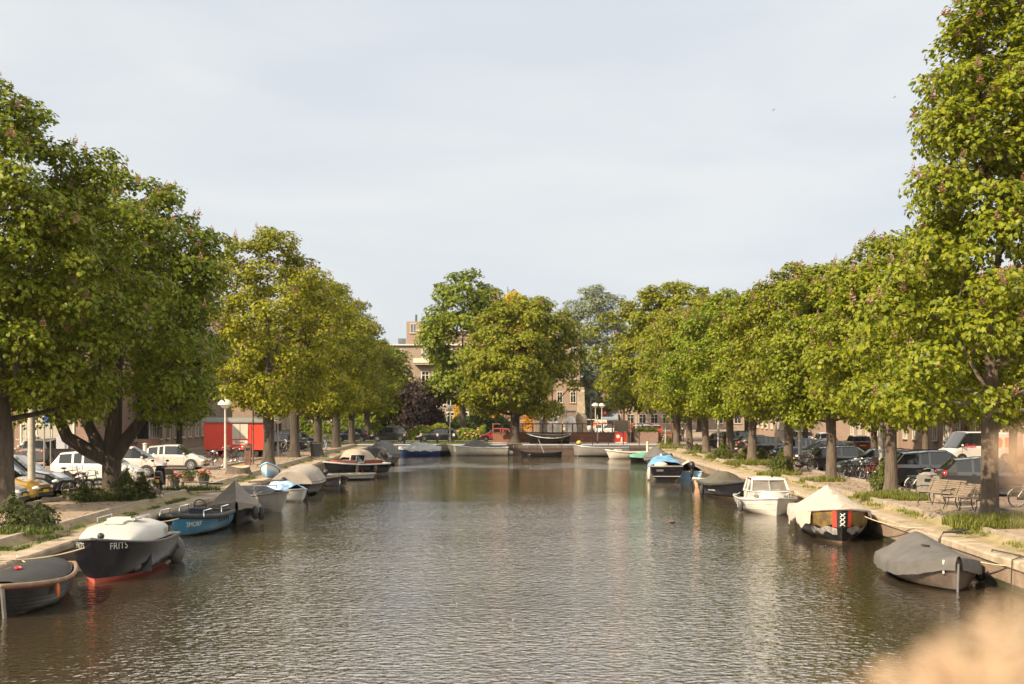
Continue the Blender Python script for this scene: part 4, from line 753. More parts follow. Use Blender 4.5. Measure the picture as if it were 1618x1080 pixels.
t = boat('light blue dinghy under a peaked white tent with an outboard motor', 12.0, 96.6, .12, 1, H, 'dinghy', 'dinghy'); hull_parts(t, H, 'hull_sky', 'hull_sky', 'white', .04, boot=.05); cover(t, H, 'tarp_white', [(.05, .55), (.25, .75), (.6, .6), (1, .05)], p=1.1, t0=.07, drop=.1, wr=.02, seed=23); outboard(t, -2.2, .62, -.2, 'black', .15, 1.2)
H = Hull(2.7, 1.35, .42, .12, 0, .25, .8, .42, 2.2, .9)
t = boat('tiny orange tender dinghy with a white rail by the black sloop', 11.95, 86.0, -.8, -.6, H, 'dinghy', 'dinghy'); hull_parts(t, H, 'hull_orange', 'hull_orange', 'offwhite', .07, thwarts=(.45,), inner='offwhite')
H = Hull(5.6, 2.1, .66, .32, .05, .22, .7, .45, 2.3, .85, .08)
t = boat('black sloop with folded olive hood and tilted outboard behind the cabin cruiser', 11.62, 75.9, .24, -.95, H, 'sloop', 'sloop'); hull_parts(t, H, 'hull_black', 'wood_dark', 'rubber', .075, boot=.08, thwarts=(.6, .75)); cover(t, H, 'tarp_olive', [(0, .2), (.2, .62), (.42, .7), (.5, .2), (.6, .05)], p=1.3, t1=.56, drop=.06, wr=.04, seed=24)
outboard(t, -2.8, .5, 0, 'black', .7); fender(t, H, .3, -1, .5, 'rubber', .12); hull_patch(t, H, .40, .56, .52, .60, -1, 'hull_white', 'name_plate')
# white cabin cruiser
H = Hull(5.7, 2.5, .58, .20, .03, .50, .92, .42, 2.4, .85, .10)
t = boat('white cabin cruiser with twin windscreen and grey canvas behind the cabin', 11.65, 64.9, -.02, -1, H, 'cabin cruiser', 'cabin_cruiser'); hull_parts(t, H, 'hull_white', 'hull_white', 'hull_white', .045, boot=.08, laps=2, deck=(.3, 'white'))
trunk_cabin(t, H, 'white', .38, .92, .24, .66, name='fore_cabin', crown=.08)
zc, zt, xb, xf, xw = .90, 1.46, -1.15, .35, .80                # wheelhouse: back, roof front, screen foot
def quad_post(b, a, c, w=.05): b.tube([a, c], w, 6)
wh = MB(); wb, wt = .90, .76
wh.add([(xb, wb, .5), (xw, wb*.93, .6), (xw, wb*.93, zc+.08), (xb, wb, zc+.08), (xb, -wb, .5), (xw, -wb*.93, .6), (xw, -wb*.93, zc+.08), (xb, -wb, zc+.08)], [(3, 2, 1, 0), (4, 5, 6, 7), (1, 2, 6, 5)])
for a, c in (((xb, wb, zc), (xb+.12, wt, zt)), ((-.35, wb*.97, zc), (-.3, wt, zt)), ((xw, wb*.93, zc+.05), (xf, wt*.97, zt)), ((xw+.14, 0, zc+.05), (xf+.1, 0, zt))):
    quad_post(wh, a, c); quad_post(wh, (a[0], -a[1], a[2]), (c[0], -c[1], c[2]))
wh.tube([(xb, wb, zc+.06), (xw, wb*.93, zc+.06), (xw+.14, 0, zc+.06), (xw, -wb*.93, zc+.06), (xb, -wb, zc+.06)], .045, 6)
wh.grid([[(xb, s*(wt+.06), zt-.03) for s in (1, .5, 0, -.5, -1)], [(xb, s*(wt+.02), zt+.07+.05*(1-s*s)) for s in (1, .5, 0, -.5, -1)], [(xf-.1, s*wt, zt+.07+.05*(1-s*s)) for s in (1, .5, 0, -.5, -1)], [(xf+.2-.14*abs(q), q*(wt), zt) for q in (1, .5, 0, -.5, -1)], [(xf, s*wt*.9, zt-.06) for s in (1, .5, 0, -.5, -1)]]); wh.build('wheelhouse', M('white'), t, smooth=35)
for s in (1, -1):
    MB().poly([(xw-.01, s*wb*.92, zc+.08), (xw+.12, s*.03, zc+.08), (xf+.08, s*.03, zt-.02), (xf, s*wt*.95, zt-.02)]).build('windscreen', mat('screen', (.16, .14, .12), .06, var=.2, spec=.9), t)
    MB().poly([(xb+.03, s*(wb-.01), zc+.08), (xw-.02, s*wb*.93, zc+.08), (xf, s*wt*.97, zt-.03), (xb+.13, s*wt, zt-.03)]).build('side_window', M('screen'), t)
MB().grid([[(xb-.02, s*(wt+.05)*1.02, zt) for s in (1, .5, 0, -.5, -1)], [(xb-.42, s*(wb+.05), .82+.35*(1-s*s)) for s in (1, .5, 0, -.5, -1)]]).build('grey_canvas', M('tarp_grey'), t)
cv = MB().grid([[(xb-.38, s*(wb+.06), 0.85+.55*max(0, 1-abs(s)**2.5)) for s in (1, .7, .35, 0, -.35, -.7, -1)], [(-2.0, s*(wb+.1), .70+.42*max(0, 1-abs(s)**2)) for s in (1, .7, .35, 0, -.35, -.7, -1)], [(-2.95, s*(wb+.1), .62+.1*(1-abs(s))) for s in (1, .7, .35, 0, -.35, -.7, -1)]]); cv.build('white_canvas', M('tarp_pale'), t, smooth=60)
for s in (1, -1): MB().box((1.30, s*.70, .79), (.42, .05, .14), s*-.22).build('cabin_window', M('screen'), t)
pr = MB(); z0 = 1.1
pr.tube([H.pt(.62, .6, -.08, 1), *[H.pt(q, H.sheer(q), o_, s_)+Vector((0, 0, hh_)) for q, o_, s_, hh_ in ((.66, -.1, 1, .35), (.9, -.04, 1, .38), (.985, 0, 1, .38), (.9, -.04, -1, .38), (.66, -.1, -1, .35))], H.pt(.62, .6, -.08, -1)], .018, 6); [pr.tube([H.pt(.8, .65, -.08, s), H.pt(.8, .66, -.08, s)+Vector((0, 0, .36))], .015, 5) for s in (1, -1)]; pr.build('pulpit_rail', M('chrome'), t, smooth=60)
nv = MB(); nv.tube([(.1, .2, zt+.1), (.1, .2, zt+.26)], .05, 6); nv.build('navigation_light', M('black'), t); fender(t, H, .62, -1, .4, 'darkgrey', .12); fender(t, H, .75, 1, .4, 'darkgrey', .1); outboard(t, -2.85, .7, 0, 'alu')
# black steel boat with the ragged white tarpaulin and the painted bow
H = Hull(6.8, 2.6, .86, .34, .05, .22, .9, .45, 2.7, .62, .10)
t = boat('black steel barge with ragged cream tarpaulin and red black painted bow with white crosses', 11.85, 52.9, -.10, -1, H, 'barge', 'barge'); hull_parts(t, H, 'hull_dark', 'wood_dark', 'tarp_white', .05, boot=.06)
cover(t, H, 'tarp_white', [(0, .2), (.35, .95), (.55, .55), (.74, .62), (.82, .3), (1, .05)], p=1.05, drop=.42, wr=.035, wf=8, seed=31, ragged=.55, t1=.86, over=.07)
cover(t, H, 'tarp_white', [(.8, .35), (.9, .25), (1, .05)], p=1.6, t0=.82, drop=.03, wr=.03, wf=14, seed=32, name='bow_sheet', over=.05)
for s in (1, -1):
    hull_patch(t, H, .74, .975, lambda q: .50+.04*math.sin(q*60), .93, s, mat('mural_olive', (.20, .13, .012), .6, col2=(.05, .03, .03), vs=3.2), 'mural')
    hull_patch(t, H, .975, .990, .46, .95, s, mat('mural_red', (.50, .04, .02), .5, var=.1), 'red_band', .012)
    hull_patch(t, H, .80, .99, lambda q: .28+.06*math.sin(q*70+s), lambda q: .46+.05*math.sin(q*55), s, mat('mural_grey', (.30, .28, .26), .7, col2=(.10, .09, .09), vs=9), 'silver_lettering', .007)
    hull_patch(t, H, .990, 1.0, .44, .95, s, 'black', 'black_band', .014)
for k in range(3):                                                 # three white crosses down the stem
    z = .66+.155*k; c = H.pt(1, z); b = MB()
    for sg in (1, -1): b.tube([(c.x+.035, -.085*sg, z-.065), (c.x+.045, 0, z), (c.x+.035, .085*sg, z+.065)], .022, 5)
    b.build('white_cross', M('white'), t)
# grey covered boat nearest on the right
H = Hull(4.9, 2.15, .50, .36, .02, .12, .88, .45, 2.4, .8, .1)
t = boat('brown wooden boat under a tight grey cover, nearest on the right', 11.45, 38.7, -.03, -1, H); hull_parts(t, H, mat('hull_brown', (.05, .033, .026), .45, col2=(.11, .088, .07), vs=2.5) and 'hull_brown', 'hull_dark', None, boot=.06)
cover(t, H, 'tarp_grey', [(0, .36), (.14, .68), (.5, .46), (.8, .22), (1, .03)], p=1.4, drop=.34, wr=.016, wf=6, seed=41, ragged=.1, over=.05)
sp = MB(); sp.tube([H.pt(1, z)+Vector((.03, 0, 0)) for z in (-.1, .3, .72)], .028, 6); sp.build('stem_band', M('alu'), t); ro = MB(); ro.tube([H.pt(.96, .8, .06, -1), H.pt(.96, .45, .07, -1)], .03, 6); ro.build('tie_cord', M('offwhite'), t); fender(t, H, .55, 1, .35, 'black', .13)
st = MB(); st.box((.2, -.25, .98), (.28, .05, .03), .5); st.build('cover_clip', M('black'), t)
for lb, a, c in (('rope from the black steel cabin boat to the left quay', (-11.3, 38.2, 1.0), (-13.0, 36.0, .85)), ('rope from the teal blue sloop to the left quay', (-12.1, 51.6, .7), (-13.35, 49.2, .85)), ('rope from the clinker boat to the left quay', (-11.9, 35.8, .8), (-12.95, 37.2, .84)),
                 ('rope from the grey covered boat to the right quay', (12.4, 38.6, .6), (13.15, 35.2, .85)), ('rope from the ragged tarpaulin barge to the right quay', (12.4, 50.2, .9), (13.2, 45.5, .86)), ('rope from the white cabin cruiser to the right quay', (12.6, 63, .95), (13.6, 60.5, .86))): rope(lb, a, c, .12)
# ---------------------------------------------------------------- cars (own frame: +x front, origin on the ground under the middle)
mat('plate_y', (.62, .42, .03), .5, var=.03); mat('trim', (.02, .02, .021), .6, var=.2); mat('carglass', (.012, .014, .014), .06, var=.3, vs=.8, spec=.45)
def paint(n, c, r=.3): return mat('paint_'+n, c, r, var=.05, vs=.6, coat=.7, metal=.15)
for n_, c_ in (('black', (.015, .015, .016)), ('graphite', (.026, .024, .024)), ('grey', (.055, .052, .05)), ('silver', (.42, .41, .39)), ('beige', (.45, .41, .35)), ('white', (.62, .60, .57)), ('gold', (.27, .165, .03)), ('pinkwhite', (.58, .46, .40)), ('red', (.42, .02, .015)), ('darkred', (.16, .02, .02)), ('blue', (.035, .06, .13)), ('navy', (.02, .025, .045))): paint(n_, c_)
STY = {  # L, W, H, wheel radius, hood z, belt z, cowl x, screen-top x, roof-end x, rear-glass foot x (fractions of L from the nose), clearance
 'hatch': (3.85, 1.70, 1.50, .31, .86, .93, .24, .41, .86, .965, .2), 'mpv': (4.15, 1.72, 1.62, .31, .95, 1.02, .19, .39, .90, .975, .2), 'suv': (4.55, 1.85, 1.70, .36, 1.02, 1.08, .27, .43, .90, .98, .26),
 'estate': (4.6, 1.78, 1.46, .32, .82, .90, .27, .43, .90, .985, .2), 'saloon': (4.5, 1.78, 1.44, .32, .84, .92, .27, .42, .72, .86, .2), 'van': (5.2, 1.95, 2.15, .34, 1.10, 1.22, .13, .27, .985, .995, .25)}
def make_car(style, col, name='parked_car', cat='car'):
    L, W, H, wr, zh, zb, c0, c1, c2, c3, z0 = STY[style]; t = thing(name, 'x', cat); van = style == 'van'
    X = lambda f: L/2-f*L; w = W/2; fx, rx = X(.19), X(.815)
    # stations along the length: (fraction, belt z, roof z, width factor, glasshouse 0/1)
    def sec(f, zs, zbelt, zroof, wf, rw):
        x = X(f); a = w*wf
        return [(x, a*.90, zs), (x, a*.99, zs+.12), (x, a, .50), (x, a*.995, zbelt*.86), (x, a*.955, zbelt), (x, a*rw, zroof-.07), (x, a*rw*.88, zroof-.015), (x, a*rw*.45, zroof+.015), (x, 0, zroof+.02)]
    st = []
    nose = zh*.78
    for f, zz, wf in ((0, nose*.8, .80), (.012, nose*.93, .86), (.04, nose*1.0, .93), (.10, zh*.92, .98), (.17, zh*.97, 1), (c0, zb if not van else zh, 1)): st.append(sec(f, z0+(.06 if f < .02 else 0), zz-.015, zz+.035, wf, .86))
    bp = (c1+c2)/2-.02
    hs = lambda f: H if f < .6 else H-(f-.6)*.16
    gl = [(c1, hs(c1)-.03), (c1+.03, hs(c1)), (bp-.012, H), (bp+.012, H), (c2-.17, hs(c2)), (c2-.145, hs(c2)), (c2, hs(c2)-.05)]
    for f, zr in gl: st.append(sec(f, z0, zb+.02*(f-c1)/(c2-c1), zr, 1 if f < .85 else .985, .80 if not van else .9))
    st.append(sec(c3, z0, zb+.02, zb+.07, .955, .84)); st.append(sec(1-.006, z0+.02, (zb+.02)*.96, zb+.01, .93, .8)); st.append(sec(1, z0+.1, zb*.82, zb*.9, .88, .8))
    nst = len(st); full = [r+[(p[0], -p[1], p[2]) for p in r[:-1][::-1]] for r in st]; m = len(full[0])
    body, win = MB(), {'windscreen': MB(), 'rear_window': MB(), 'side_window': []}
    iw, ir = 5, 12                                   # station index at the cowl, at the roof end
    sides = [(5, 8), (9, 10), (11, 12)] if not van else [(5, 8)]
    vs = [p for r in full for p in r]; side_b = {}
    for i in range(nst-1):
        for j in range(m-1):
            q = [vs[i*m+j], vs[(i+1)*m+j], vs[(i+1)*m+j+1], vs[i*m+j+1]]
            sj = j if j < 8 else m-2-j
            tgt = body
            if iw == i and sj >= 5: tgt = win['windscreen']
            elif i == ir and sj >= 5 and not van: tgt = win['rear_window']
            elif sj == 4:
                for a, b_ in ([(5, 8), (9, 10), (11, 12)] if not van else [(5, 8)]):
                    if a <= i < b_: tgt = side_b.setdefault((a, j < 8), MB())
            tgt.add(q, [(0, 1, 2, 3)])
    for r, fl in ((full[0], 1), (full[-1], 0)):
        n = len(r)
        for k in range(n//2): 
            q = [r[k], r[k+1], r[n-2-k], r[n-1-k]]
            body.add(q if not fl else q[::-1], [(0, 1, 2, 3)] if k < n//2-1 else [(0, 1, 2)])
    body.build('body', paint_of(col), t, smooth=48)
    win['windscreen'].build('windscreen', M('carglass'), t, smooth=30)
    if not van: win['rear_window'].build('rear_window', M('carglass'), t, smooth=30)
    for mbx in side_b.values(): mbx.build('side_window', M('carglass'), t, smooth=30)
    tr = MB()
    for x in (fx, rx):
        for s in (1, -1):
            y = s*(w+.004); ring = []
            for k in range(13):
                a = math.pi*k/12*1.16-.08*math.pi; ring.append((math.cos(a), math.sin(a)))
            o = [(x+c*(wr+.07), y, wr+.0+d*(wr+.07)) for c, d in ring]; tr.add(o+[(p[0], y-s*.12, p[2]) for p in o], [tuple(range(13))]+[(k, k+1, 14+k, 13+k) for k in range(12)])
    tr.box((0, 0, z0+.03), (L*.55, W*.985, .12)); tr.box((L/2-.06, 0, z0+.11), (.16, W*.80, .14)); tr.box((-L/2+.06, 0, z0+.14), (.16, W*.84, .14)); tr.box((L/2-.02, 0, nose*.74), (.07, W*.42, .12)); tr.build('lower_trim', M('trim'), t)
    for x in (fx, rx):
        for s in (1, -1):
            y = s*(w-.095); wh = MB().lathe([(wr*.62, -.1), (wr*.93, -.1), (wr, -.06), (wr, .07), (wr*.93, .11), (wr*.66, .11), (wr*.62, .06)], (x, y, wr), 20, axis='Y').build('wheel', M('rubber'), t, smooth=40)
            rm = MB().lathe([(wr*.60, .06*s), (wr*.64, .115*s), (wr*.58, .118*s), (wr*.56, .085*s)], (x, y, wr), 18, axis='Y'); rm.lathe([(.03, .06*s), (.06, .115*s), (.02, .12*s)], (x, y, wr), 8, axis='Y')
            for k in range(7): a = k*2*math.pi/7; rm.box((x+math.cos(a)*wr*.33, y+s*.1, wr+math.sin(a)*wr*.33), (wr*.56, .02, .05), 0, 0, 1, -a)
            rm.build('rim', M('alu'), wh, smooth=30)
    for s in (1, -1):
        MB().ell((L/2-.13, s*(w*.72), nose*.84), (.17, .20, .085), 10, 6).build('headlight', M('lamp'), t, smooth=60)
        if style in ('estate', 'suv', 'saloon'): MB().ell((-L/2+.13, s*(w*.76), zb*.88), (.15, .24, .085), 10, 6).build('taillight', M('redlamp'), t, smooth=60)
        else: MB().ell((-L/2+.12, s*(w*.83), zb*.90), (.12, .10, .17 if not van else .3), 10, 6).build('taillight', M('redlamp'), t, smooth=60)
        MB().ell((X(c0+.055), s*(w+.09), zb+.05), (.07, .11, .07), 8, 6).build('mirror', paint_of(col), t, smooth=60)
        for f in (.50, .70): MB().box((X(f), s*(w*.985), zb*.90), (.16, .03, .025)).build('door_handle', M('trim') if van else paint_of(col), t)
        sm = MB()
        for f in (c0+.06, bp, c2-.16): sm.box((X(f), s*(w*.99), (z0+zb)/2+.06), (.008, .03, zb-z0-.2))
        sm.build('door_seam', M('trim'), t)
    MB().box((L/2+.012, 0, z0+.24), (.02, .5, .11)).build('number_plate', M('plate_y'), t); MB().box((-L/2-.012, 0, zb*.72), (.02, .5, .11)).build('number_plate', M('plate_y'), t)
    if style in ('estate', 'suv'):
        for s in (1, -1): MB().tube([(X(c1+.02), s*w*.68, H-.02), (X(c1+.05), s*w*.68, H+.045), (X(c2-.06), s*w*.68, H+.02), (X(c2-.03), s*w*.68, H-.06)], .018, 6).build('roof_rail', M('trim'), t)
    return t
def paint_of(c): return MATS['paint_'+c]
PROTO = {}
def car(label, style, col, x, y, deg, group='parked cars along the canal', name='parked_car', cat='car', z=ZS+.004, s=1):
    k = (style, col)
    if k in PROTO: t = copy_tree(PROTO[k])
    else: t = PROTO[k] = make_car(style, col, name, cat)
    t['label'] = label; t['group'] = group; t.location = (x, y, z); t.rotation_euler = (0, 0, R(deg)); t.scale = (s, s, s); return t
# left bank, noses to the water
car('silver car mostly hidden behind the leftmost chestnut trunk', 'hatch', 'silver', -20.0, 52.6, 4)
car('gold yellow car nosing out beside the grey lamp post', 'hatch', 'gold', -20.15, 55.8, -6)
car('big black off-road car with pale headlights behind the gold car', 'suv', 'black', -20.75, 59.2, -8)
car('white people carrier with dark windows behind the forked tree', 'mpv', 'white', -19.95, 68.6, 0)
car('pinkish white car behind the white people carrier', 'mpv', 'pinkwhite', -20.6, 76, 0)
car('dark grey off-road car seen from behind under the corner house window', 'suv', 'grey', -30.3, 93, 80)
car('pale beige hatchback parked side on behind the moped', 'hatch', 'beige', -20.2, 85.2, -2)
car('black hatchback between the trunks beyond the red site hut', 'hatch', 'black', -19.8, 124.5, 0); car('tall black people carrier behind the black hatchback', 'mpv', 'black', -20.8, 132, 0); car('black estate car deep between the far left trunks', 'estate', 'black', -21, 140.5, 0)
# cross street
car('black people carrier on the cross street, left of the black estate', 'mpv', 'black', at(615, 161.7)[0], 161.7, 180); car('black estate car on the cross street beside the far lamp', 'estate', 'black', at(691, 161.7)[0], 161.7, 180)
car('dark hatchback with red tail light on the cross street behind the last left trunk', 'hatch', 'navy', at(556, 161)[0], 161, 180); car('red car half hidden behind the rusty parapet', 'hatch', 'red', -1.75, 161.8, 180)
# right bank, tails to the water
car('dark grey hatchback behind the right hand slatted bench', 'hatch', 'graphite', 19.95, 59.6, -3, s=1.08); car('black off-road car with round fuel cap beside the leaning bicycle', 'suv', 'graphite', 19.75, 65.8, 0)
car('grey estate car nosing out behind the row of bicycles', 'estate', 'grey', 19.85, 77.4, 180); car('black estate car with tall red tail light and bicycle behind it', 'estate', 'black', 19.85, 83.6, 0)
car('dark people carrier behind the black estate car with tall tail light', 'mpv', 'graphite', 20.3, 92, 180); car('dark blue hatchback glimpsed behind a pale post', 'hatch', 'blue', 20.9, 104, 180)
car('dark grey hatchback parked behind the seated person in pink', 'hatch', 'graphite', 19.3, 111.2, 180, s=1.02); car('black hatchback with red tail light left of the pale trunk', 'hatch', 'black', 20.6, 118.5, 0); car('black off-road car with red tail lights behind a pale post', 'suv', 'black', 20.7, 125.5, 0); car('black estate car far along the right parking row', 'estate', 'black', 20.6, 133, 0)
car('dark red hatchback seen from behind on the right road', 'hatch', 'darkred', 28.7, 118, 88); car('white car on the far side of the right road', 'hatch', 'white', 28.8, 131, 90); car('silver car farther along the right road', 'hatch', 'silver', 28.9, 142, 92)
v = car('white delivery van with red lettering and orange panels', 'van', 'white', 30.6, 94, 196, name='delivery_van', cat='van'); v['group'] = 'delivery vans'
mat('redletter', (.50, .04, .06), .5, var=.05); mat('orange', (.72, .17, .03), .5, var=.05)
text_on('door_lettering', 'thuis', .42, M('redletter'), v, (1.0, .985, 1.25), math.pi); 
for i, (a, b_) in enumerate(((-.75, 1.1), (-2.0, .8))): MB().box((a, .985, 1.45), (b_, .012, .62)).build('orange_panel', M('orange'), v)
v = car('small white van parked below the red shop awning', 'van', 'white', at(931, 214)[0], 214, 200, name='delivery_van', cat='van', z=ZS); v['group'] = 'delivery vans'
for lb, px, Y, st_, c, d in (('distant dark blue car parked beyond the brick planter', 1021, 190, 'hatch', 'navy', -85), ('distant dark red car left of the dark blue one', 1001, 192, 'hatch', 'darkred', 80), ('distant silver car behind the dark blue one', 1016, 204, 'estate', 'silver', 100), ('distant red car by the domed tree trunk', 1036, 196, 'hatch', 'red', 85), ('distant white car below the blue grey awning', 950, 206, 'hatch', 'white', 170), ('distant silver car behind the information board', 967, 200, 'mpv', 'silver', 170)): car(lb, st_, c, at(px, Y)[0], Y, d)
# ---------------------------------------------------------------- bicycles and moped
def make_bike(col, seatc='black', crate=False):
    t = thing('bicycle', 'x', 'bicycle'); fr = M(col); r = .34
    for x in (.54, -.52):
        w = MB(); w.tube([(x+r*math.cos(a), 0, r+r*math.sin(a)) for a in [i*math.pi/10 for i in range(20)]], .022, 6, closed=True); wh = w.build('wheel', M('rubber'), t, smooth=60)
        s = MB(); s.tube([(x+(r-.03)*math.cos(a), 0, r+(r-.03)*math.sin(a)) for a in [i*math.pi/9 for i in range(18)]], .012, 5, closed=True); s.lathe([(.03, -.04), (.03, .04)], (x, 0, r), 8, axis='Y')
        for k in range(7): a = k*math.pi/7; s.tube([(x+.32*math.cos(a), 0, r+.32*math.sin(a)), (x-.32*math.cos(a), 0, r-.32*math.sin(a))], .004, 3)
        s.build('rim', M('alu'), wh, smooth=60)
        MB().tube([(x+(r+.05)*math.cos(a), 0, r+(r+.05)*math.sin(a)) for a in [math.pi*(.1+.9*i/8) for i in range(9)]], .022, 5).build('mudguard', fr, t, smooth=60)
    f = MB(); B, S_, Hd = (-.06, 0, .30), (-.22, 0, .80), (.38, 0, .86)
    for a, b in ((B, S_), (B, (.36, 0, .74)), (S_, Hd) if seatc != 'wood' else ((-.18, 0, .6), (.37, 0, .80)), (B, (-.52, 0, .34)), (S_, (-.52, 0, .34)), (Hd, (.54, 0, .34)), (S_, (-.24, 0, .92)), (Hd, (.35, 0, 1.03))): f.tube([a, b], .019, 6)
    f.build('frame', fr, t, smooth=60)
    MB().tube([(.12, .30, .98), (.30, .24, 1.04), (.36, 0, 1.05), (.30, -.24, 1.04), (.12, -.30, .98)], .015, 6).build('handlebar', M('chrome'), t, smooth=60)
    MB().ell((-.26, 0, .95), (.15, .09, .045), 10, 6).build('saddle', M(seatc), t, smooth=60)
    c = MB(); c.box((-.56, 0, .75), (.42, .14, .02)); c.tube([(-.70, .06, .75), (-.52, .05, .36)], .01, 4); c.tube([(-.70, -.06, .75), (-.52, -.05, .36)], .01, 4); c.build('luggage_rack', M('black'), t)
    MB().box((-.3, -.05, .33), (.5, .03, .11)).build('chain_case', M('black'), t); MB().ell((.46, 0, .92), (.05, .05, .05), 8, 6).build('headlight', M('lamp'), t)
    if crate: MB().box((.52, 0, 1.0), (.36, .42, .26), taper=1.1).build('crate', M('wood_dark'), t)
    return t
BK = {}
mat('bikegreen', (.03, .09, .06), .4, coat=.3); mat('bikered', (.28, .03, .03), .4, coat=.3); mat('bikewhite', (.5, .48, .44), .4, coat=.3)
def bike(label, px, py, deg, kind=0, group='bicycles parked on the quays', tilt=6):
    if kind not in BK: BK[kind] = t = make_bike(*[('black', 'black'), ('bikegreen', 'wood_dark'), ('bikered', 'black', True), ('bikewhite', 'black')][kind])
    else: t = copy_tree(BK[kind])
    t['label'] = label; t['group'] = group; t.location = G(px, py); t.location.z = ZS+.004; t.rotation_euler = (R(tilt), 0, R(deg)); return t
for a in (('black bicycle leaning over beside the big black off-road car', 122, 786, 62, 0), ('green bicycle between the forked tree and the big black off-road car', 137, 783, 50, 1), ('black bicycle with its saddle up, behind the green one near the forked tree', 108, 772, 40, 0), ('red bicycle with crate left of the moped', 214, 752, 70, 2), ('white bicycle just behind the moped', 236, 747, 40, 3), ('black bicycle farther left behind the moped', 226, 744, 15, 0),
          ('black bicycle alone between beige hatchback and lamp post', 331, 739, 20, 0), ('red bicycle left in front of the red site hut', 348, 730, 5, 2), ('black bicycle in the middle before the red site hut', 371, 730, -25, 0), ('green bicycle loaded before the red site hut', 379, 729, 12, 1), ('black bicycle by the green post before the red site hut', 388, 727, 60, 0), ('white bicycle between the trunks beyond the red site hut', 446, 715, 60, 3), ('black bicycle leaning behind the walking man', 560, 699, 10, 0),
          ('black bicycle at the left end of the right hand bicycle row', 1346, 757, 25, 0), ('green bicycle second in the right hand bicycle row', 1356, 756, 40, 1), ('white bicycle in the middle of the right hand bicycle row', 1366, 755, 20, 3), ('red bicycle with crate in the right hand bicycle row', 1376, 756, 55, 2), ('black bicycle fourth in the right hand bicycle row', 1385, 754, 30, 0), ('green bicycle at the right end of the right hand bicycle row', 1397, 753, 15, 1),
          ('black bicycle against the black estate car with tall tail light', 1270, 745, 10, 0), ('white bicycle leaning on the litter bin by the benches', 1458, 779, 15, 3), ('white wheeled bicycle at the right edge of the picture', 1628, 801, 5, 3), ('pale bicycle standing beside the slim trunk at the far right', 1047, 702, 80, 3), ('black bicycle beside the dark trunk at the far right', 1086, 709, 75, 0), ('black bicycle at the foot of the pale post on the right', 1168, 712, 20, 0)): bike(*a)
t = thing('moped', 'black moped with yellow plate and delivery box seat, seen from behind', 'moped', (*G(252, 776)[:2], ZS+.004), R(98))
mp_ = MB()
for x in (.62, -.60):
    wh = MB().lathe([(.12, -.05), (.20, -.06), (.235, -.03), (.235, .03), (.20, .06), (.12, .05)], (x, 0, .235), 16, axis='Y').build('wheel', M('rubber'), t, smooth=40); MB().lathe([(.03, -.06), (.12, -.045), (.12, .045), (.03, .06)], (x, 0, .235), 10, axis='Y').build('rim', M('alu'), wh)
b = MB(); b.grid([[(x, s*wd, z) for s, z in ((1, z1), (.9, z2), (0, z2+.03), (-.9, z2), (-1, z1))] for x, wd, z1, z2 in ((-.88, .10, .55, .68), (-.6, .19, .42, .78), (-.25, .20, .36, .78), (-.05, .18, .26, .42), (.25, .18, .24, .34), (.32, .20, .3, .5))]); b.box((.40, 0, .62), (.10, .42, .72), ry=-.25); b.ell((.32, 0, 1.02), (.12, .2, .12)); b.box((.62, 0, .49), (.42, .13, .05)); b.build('body', M('black'), t, smooth=40)
MB().box((-.35, 0, .84), (.78, .28, .12), taper=.8).build('seat', M('darkgrey'), t); MB().tube([(.18, .36, 1.06), (.30, .15, 1.10), (.30, -.15, 1.10), (.18, -.36, 1.06)], .022, 6).build('handlebar', M('black'), t)
for s in (1, -1): MB().tube([(.28, s*.2, 1.1), (.25, s*.3, 1.3)], .01, 4).ell((.25, s*.32, 1.34), (.02, .08, .05), 8, 6).build('mirror', M('black'), t)
MB().box((-.90, 0, .50), (.02, .16, .14)).build('number_plate', M('plate_y'), t); MB().ell((-.88, 0, .66), (.04, .09, .04), 8, 6).build('taillight', M('redlamp'), t); MB().tube([(.0, .14, .26), (-.05, .32, .03)], .014, 5).build('kickstand', M('steel'), t)
# ---------------------------------------------------------------- street furniture and people
def post(label, px, py, ytop, r=.09, m='polegrey', name='post', cat='post', group=None, cap=None, base=True):
    x, y, z = G(px, py); h = zat(ytop, y)-z; t = thing(name, label, cat, (x, y, z), group=group)
    MB().lathe([(r*1.0, -.1), (r, h*.3), (r*.82, h)], (0, 0, 0), 12).build('shaft', M(m), t, smooth=40)
    if base: MB().lathe([(r*1.5, 0), (r*1.45, .18), (r*1.02, .22)], (0, 0, 0), 12).build('base', M('rust'), t, smooth=40)
    if cap: MB().lathe([(r*.82, h), (r*1.1, h+.02), (r*1.1, h+.06), (.01, h+.09)], (0, 0, 0), 10).build('cap', M(cap), t)
    return t, h
def mast(label, px, py, ytop, r=.1):                  # street lamp whose arm and head sit in the crowns
    t, h = post(label, px, py, ytop, r, name='street_lamp', cat='street lamp', group='street lamps on the quays')
    MB().tube([(0, 0, h-.05), (.1, 0, h+.25), (.6, 0, h+.4), (.9, 0, h+.38)], [r*.8, .05, .04, .04], 8).build('arm', M('polegrey'), t, smooth=60)
    MB().ell((1.1, 0, h+.36), (.35, .14, .09), 10, 6).build('lamp_head', M('alu'), t); return t
mast('thick grey lamp post beside the gold car', 50, 792, 560, .15); mast('leaning pale lamp post behind the right hand bicycle row', 1393, 766, 560, .10).rotation_euler = (0, R(-1.6), 0)
mast('pale lamp post right of the cabin cruiser behind the black car', 1264, 741, 585, .105); mast('pale lamp post left of the dark blue hatchback', 1226, 724, 600, .10); mast('pale lamp post behind the slim chestnut near the seated person', 1135, 711, 600, .09); mast('thin leaning lamp post at the right end of the canal', 1051, 704, 610, .07).rotation_euler = (0, R(2), 0)
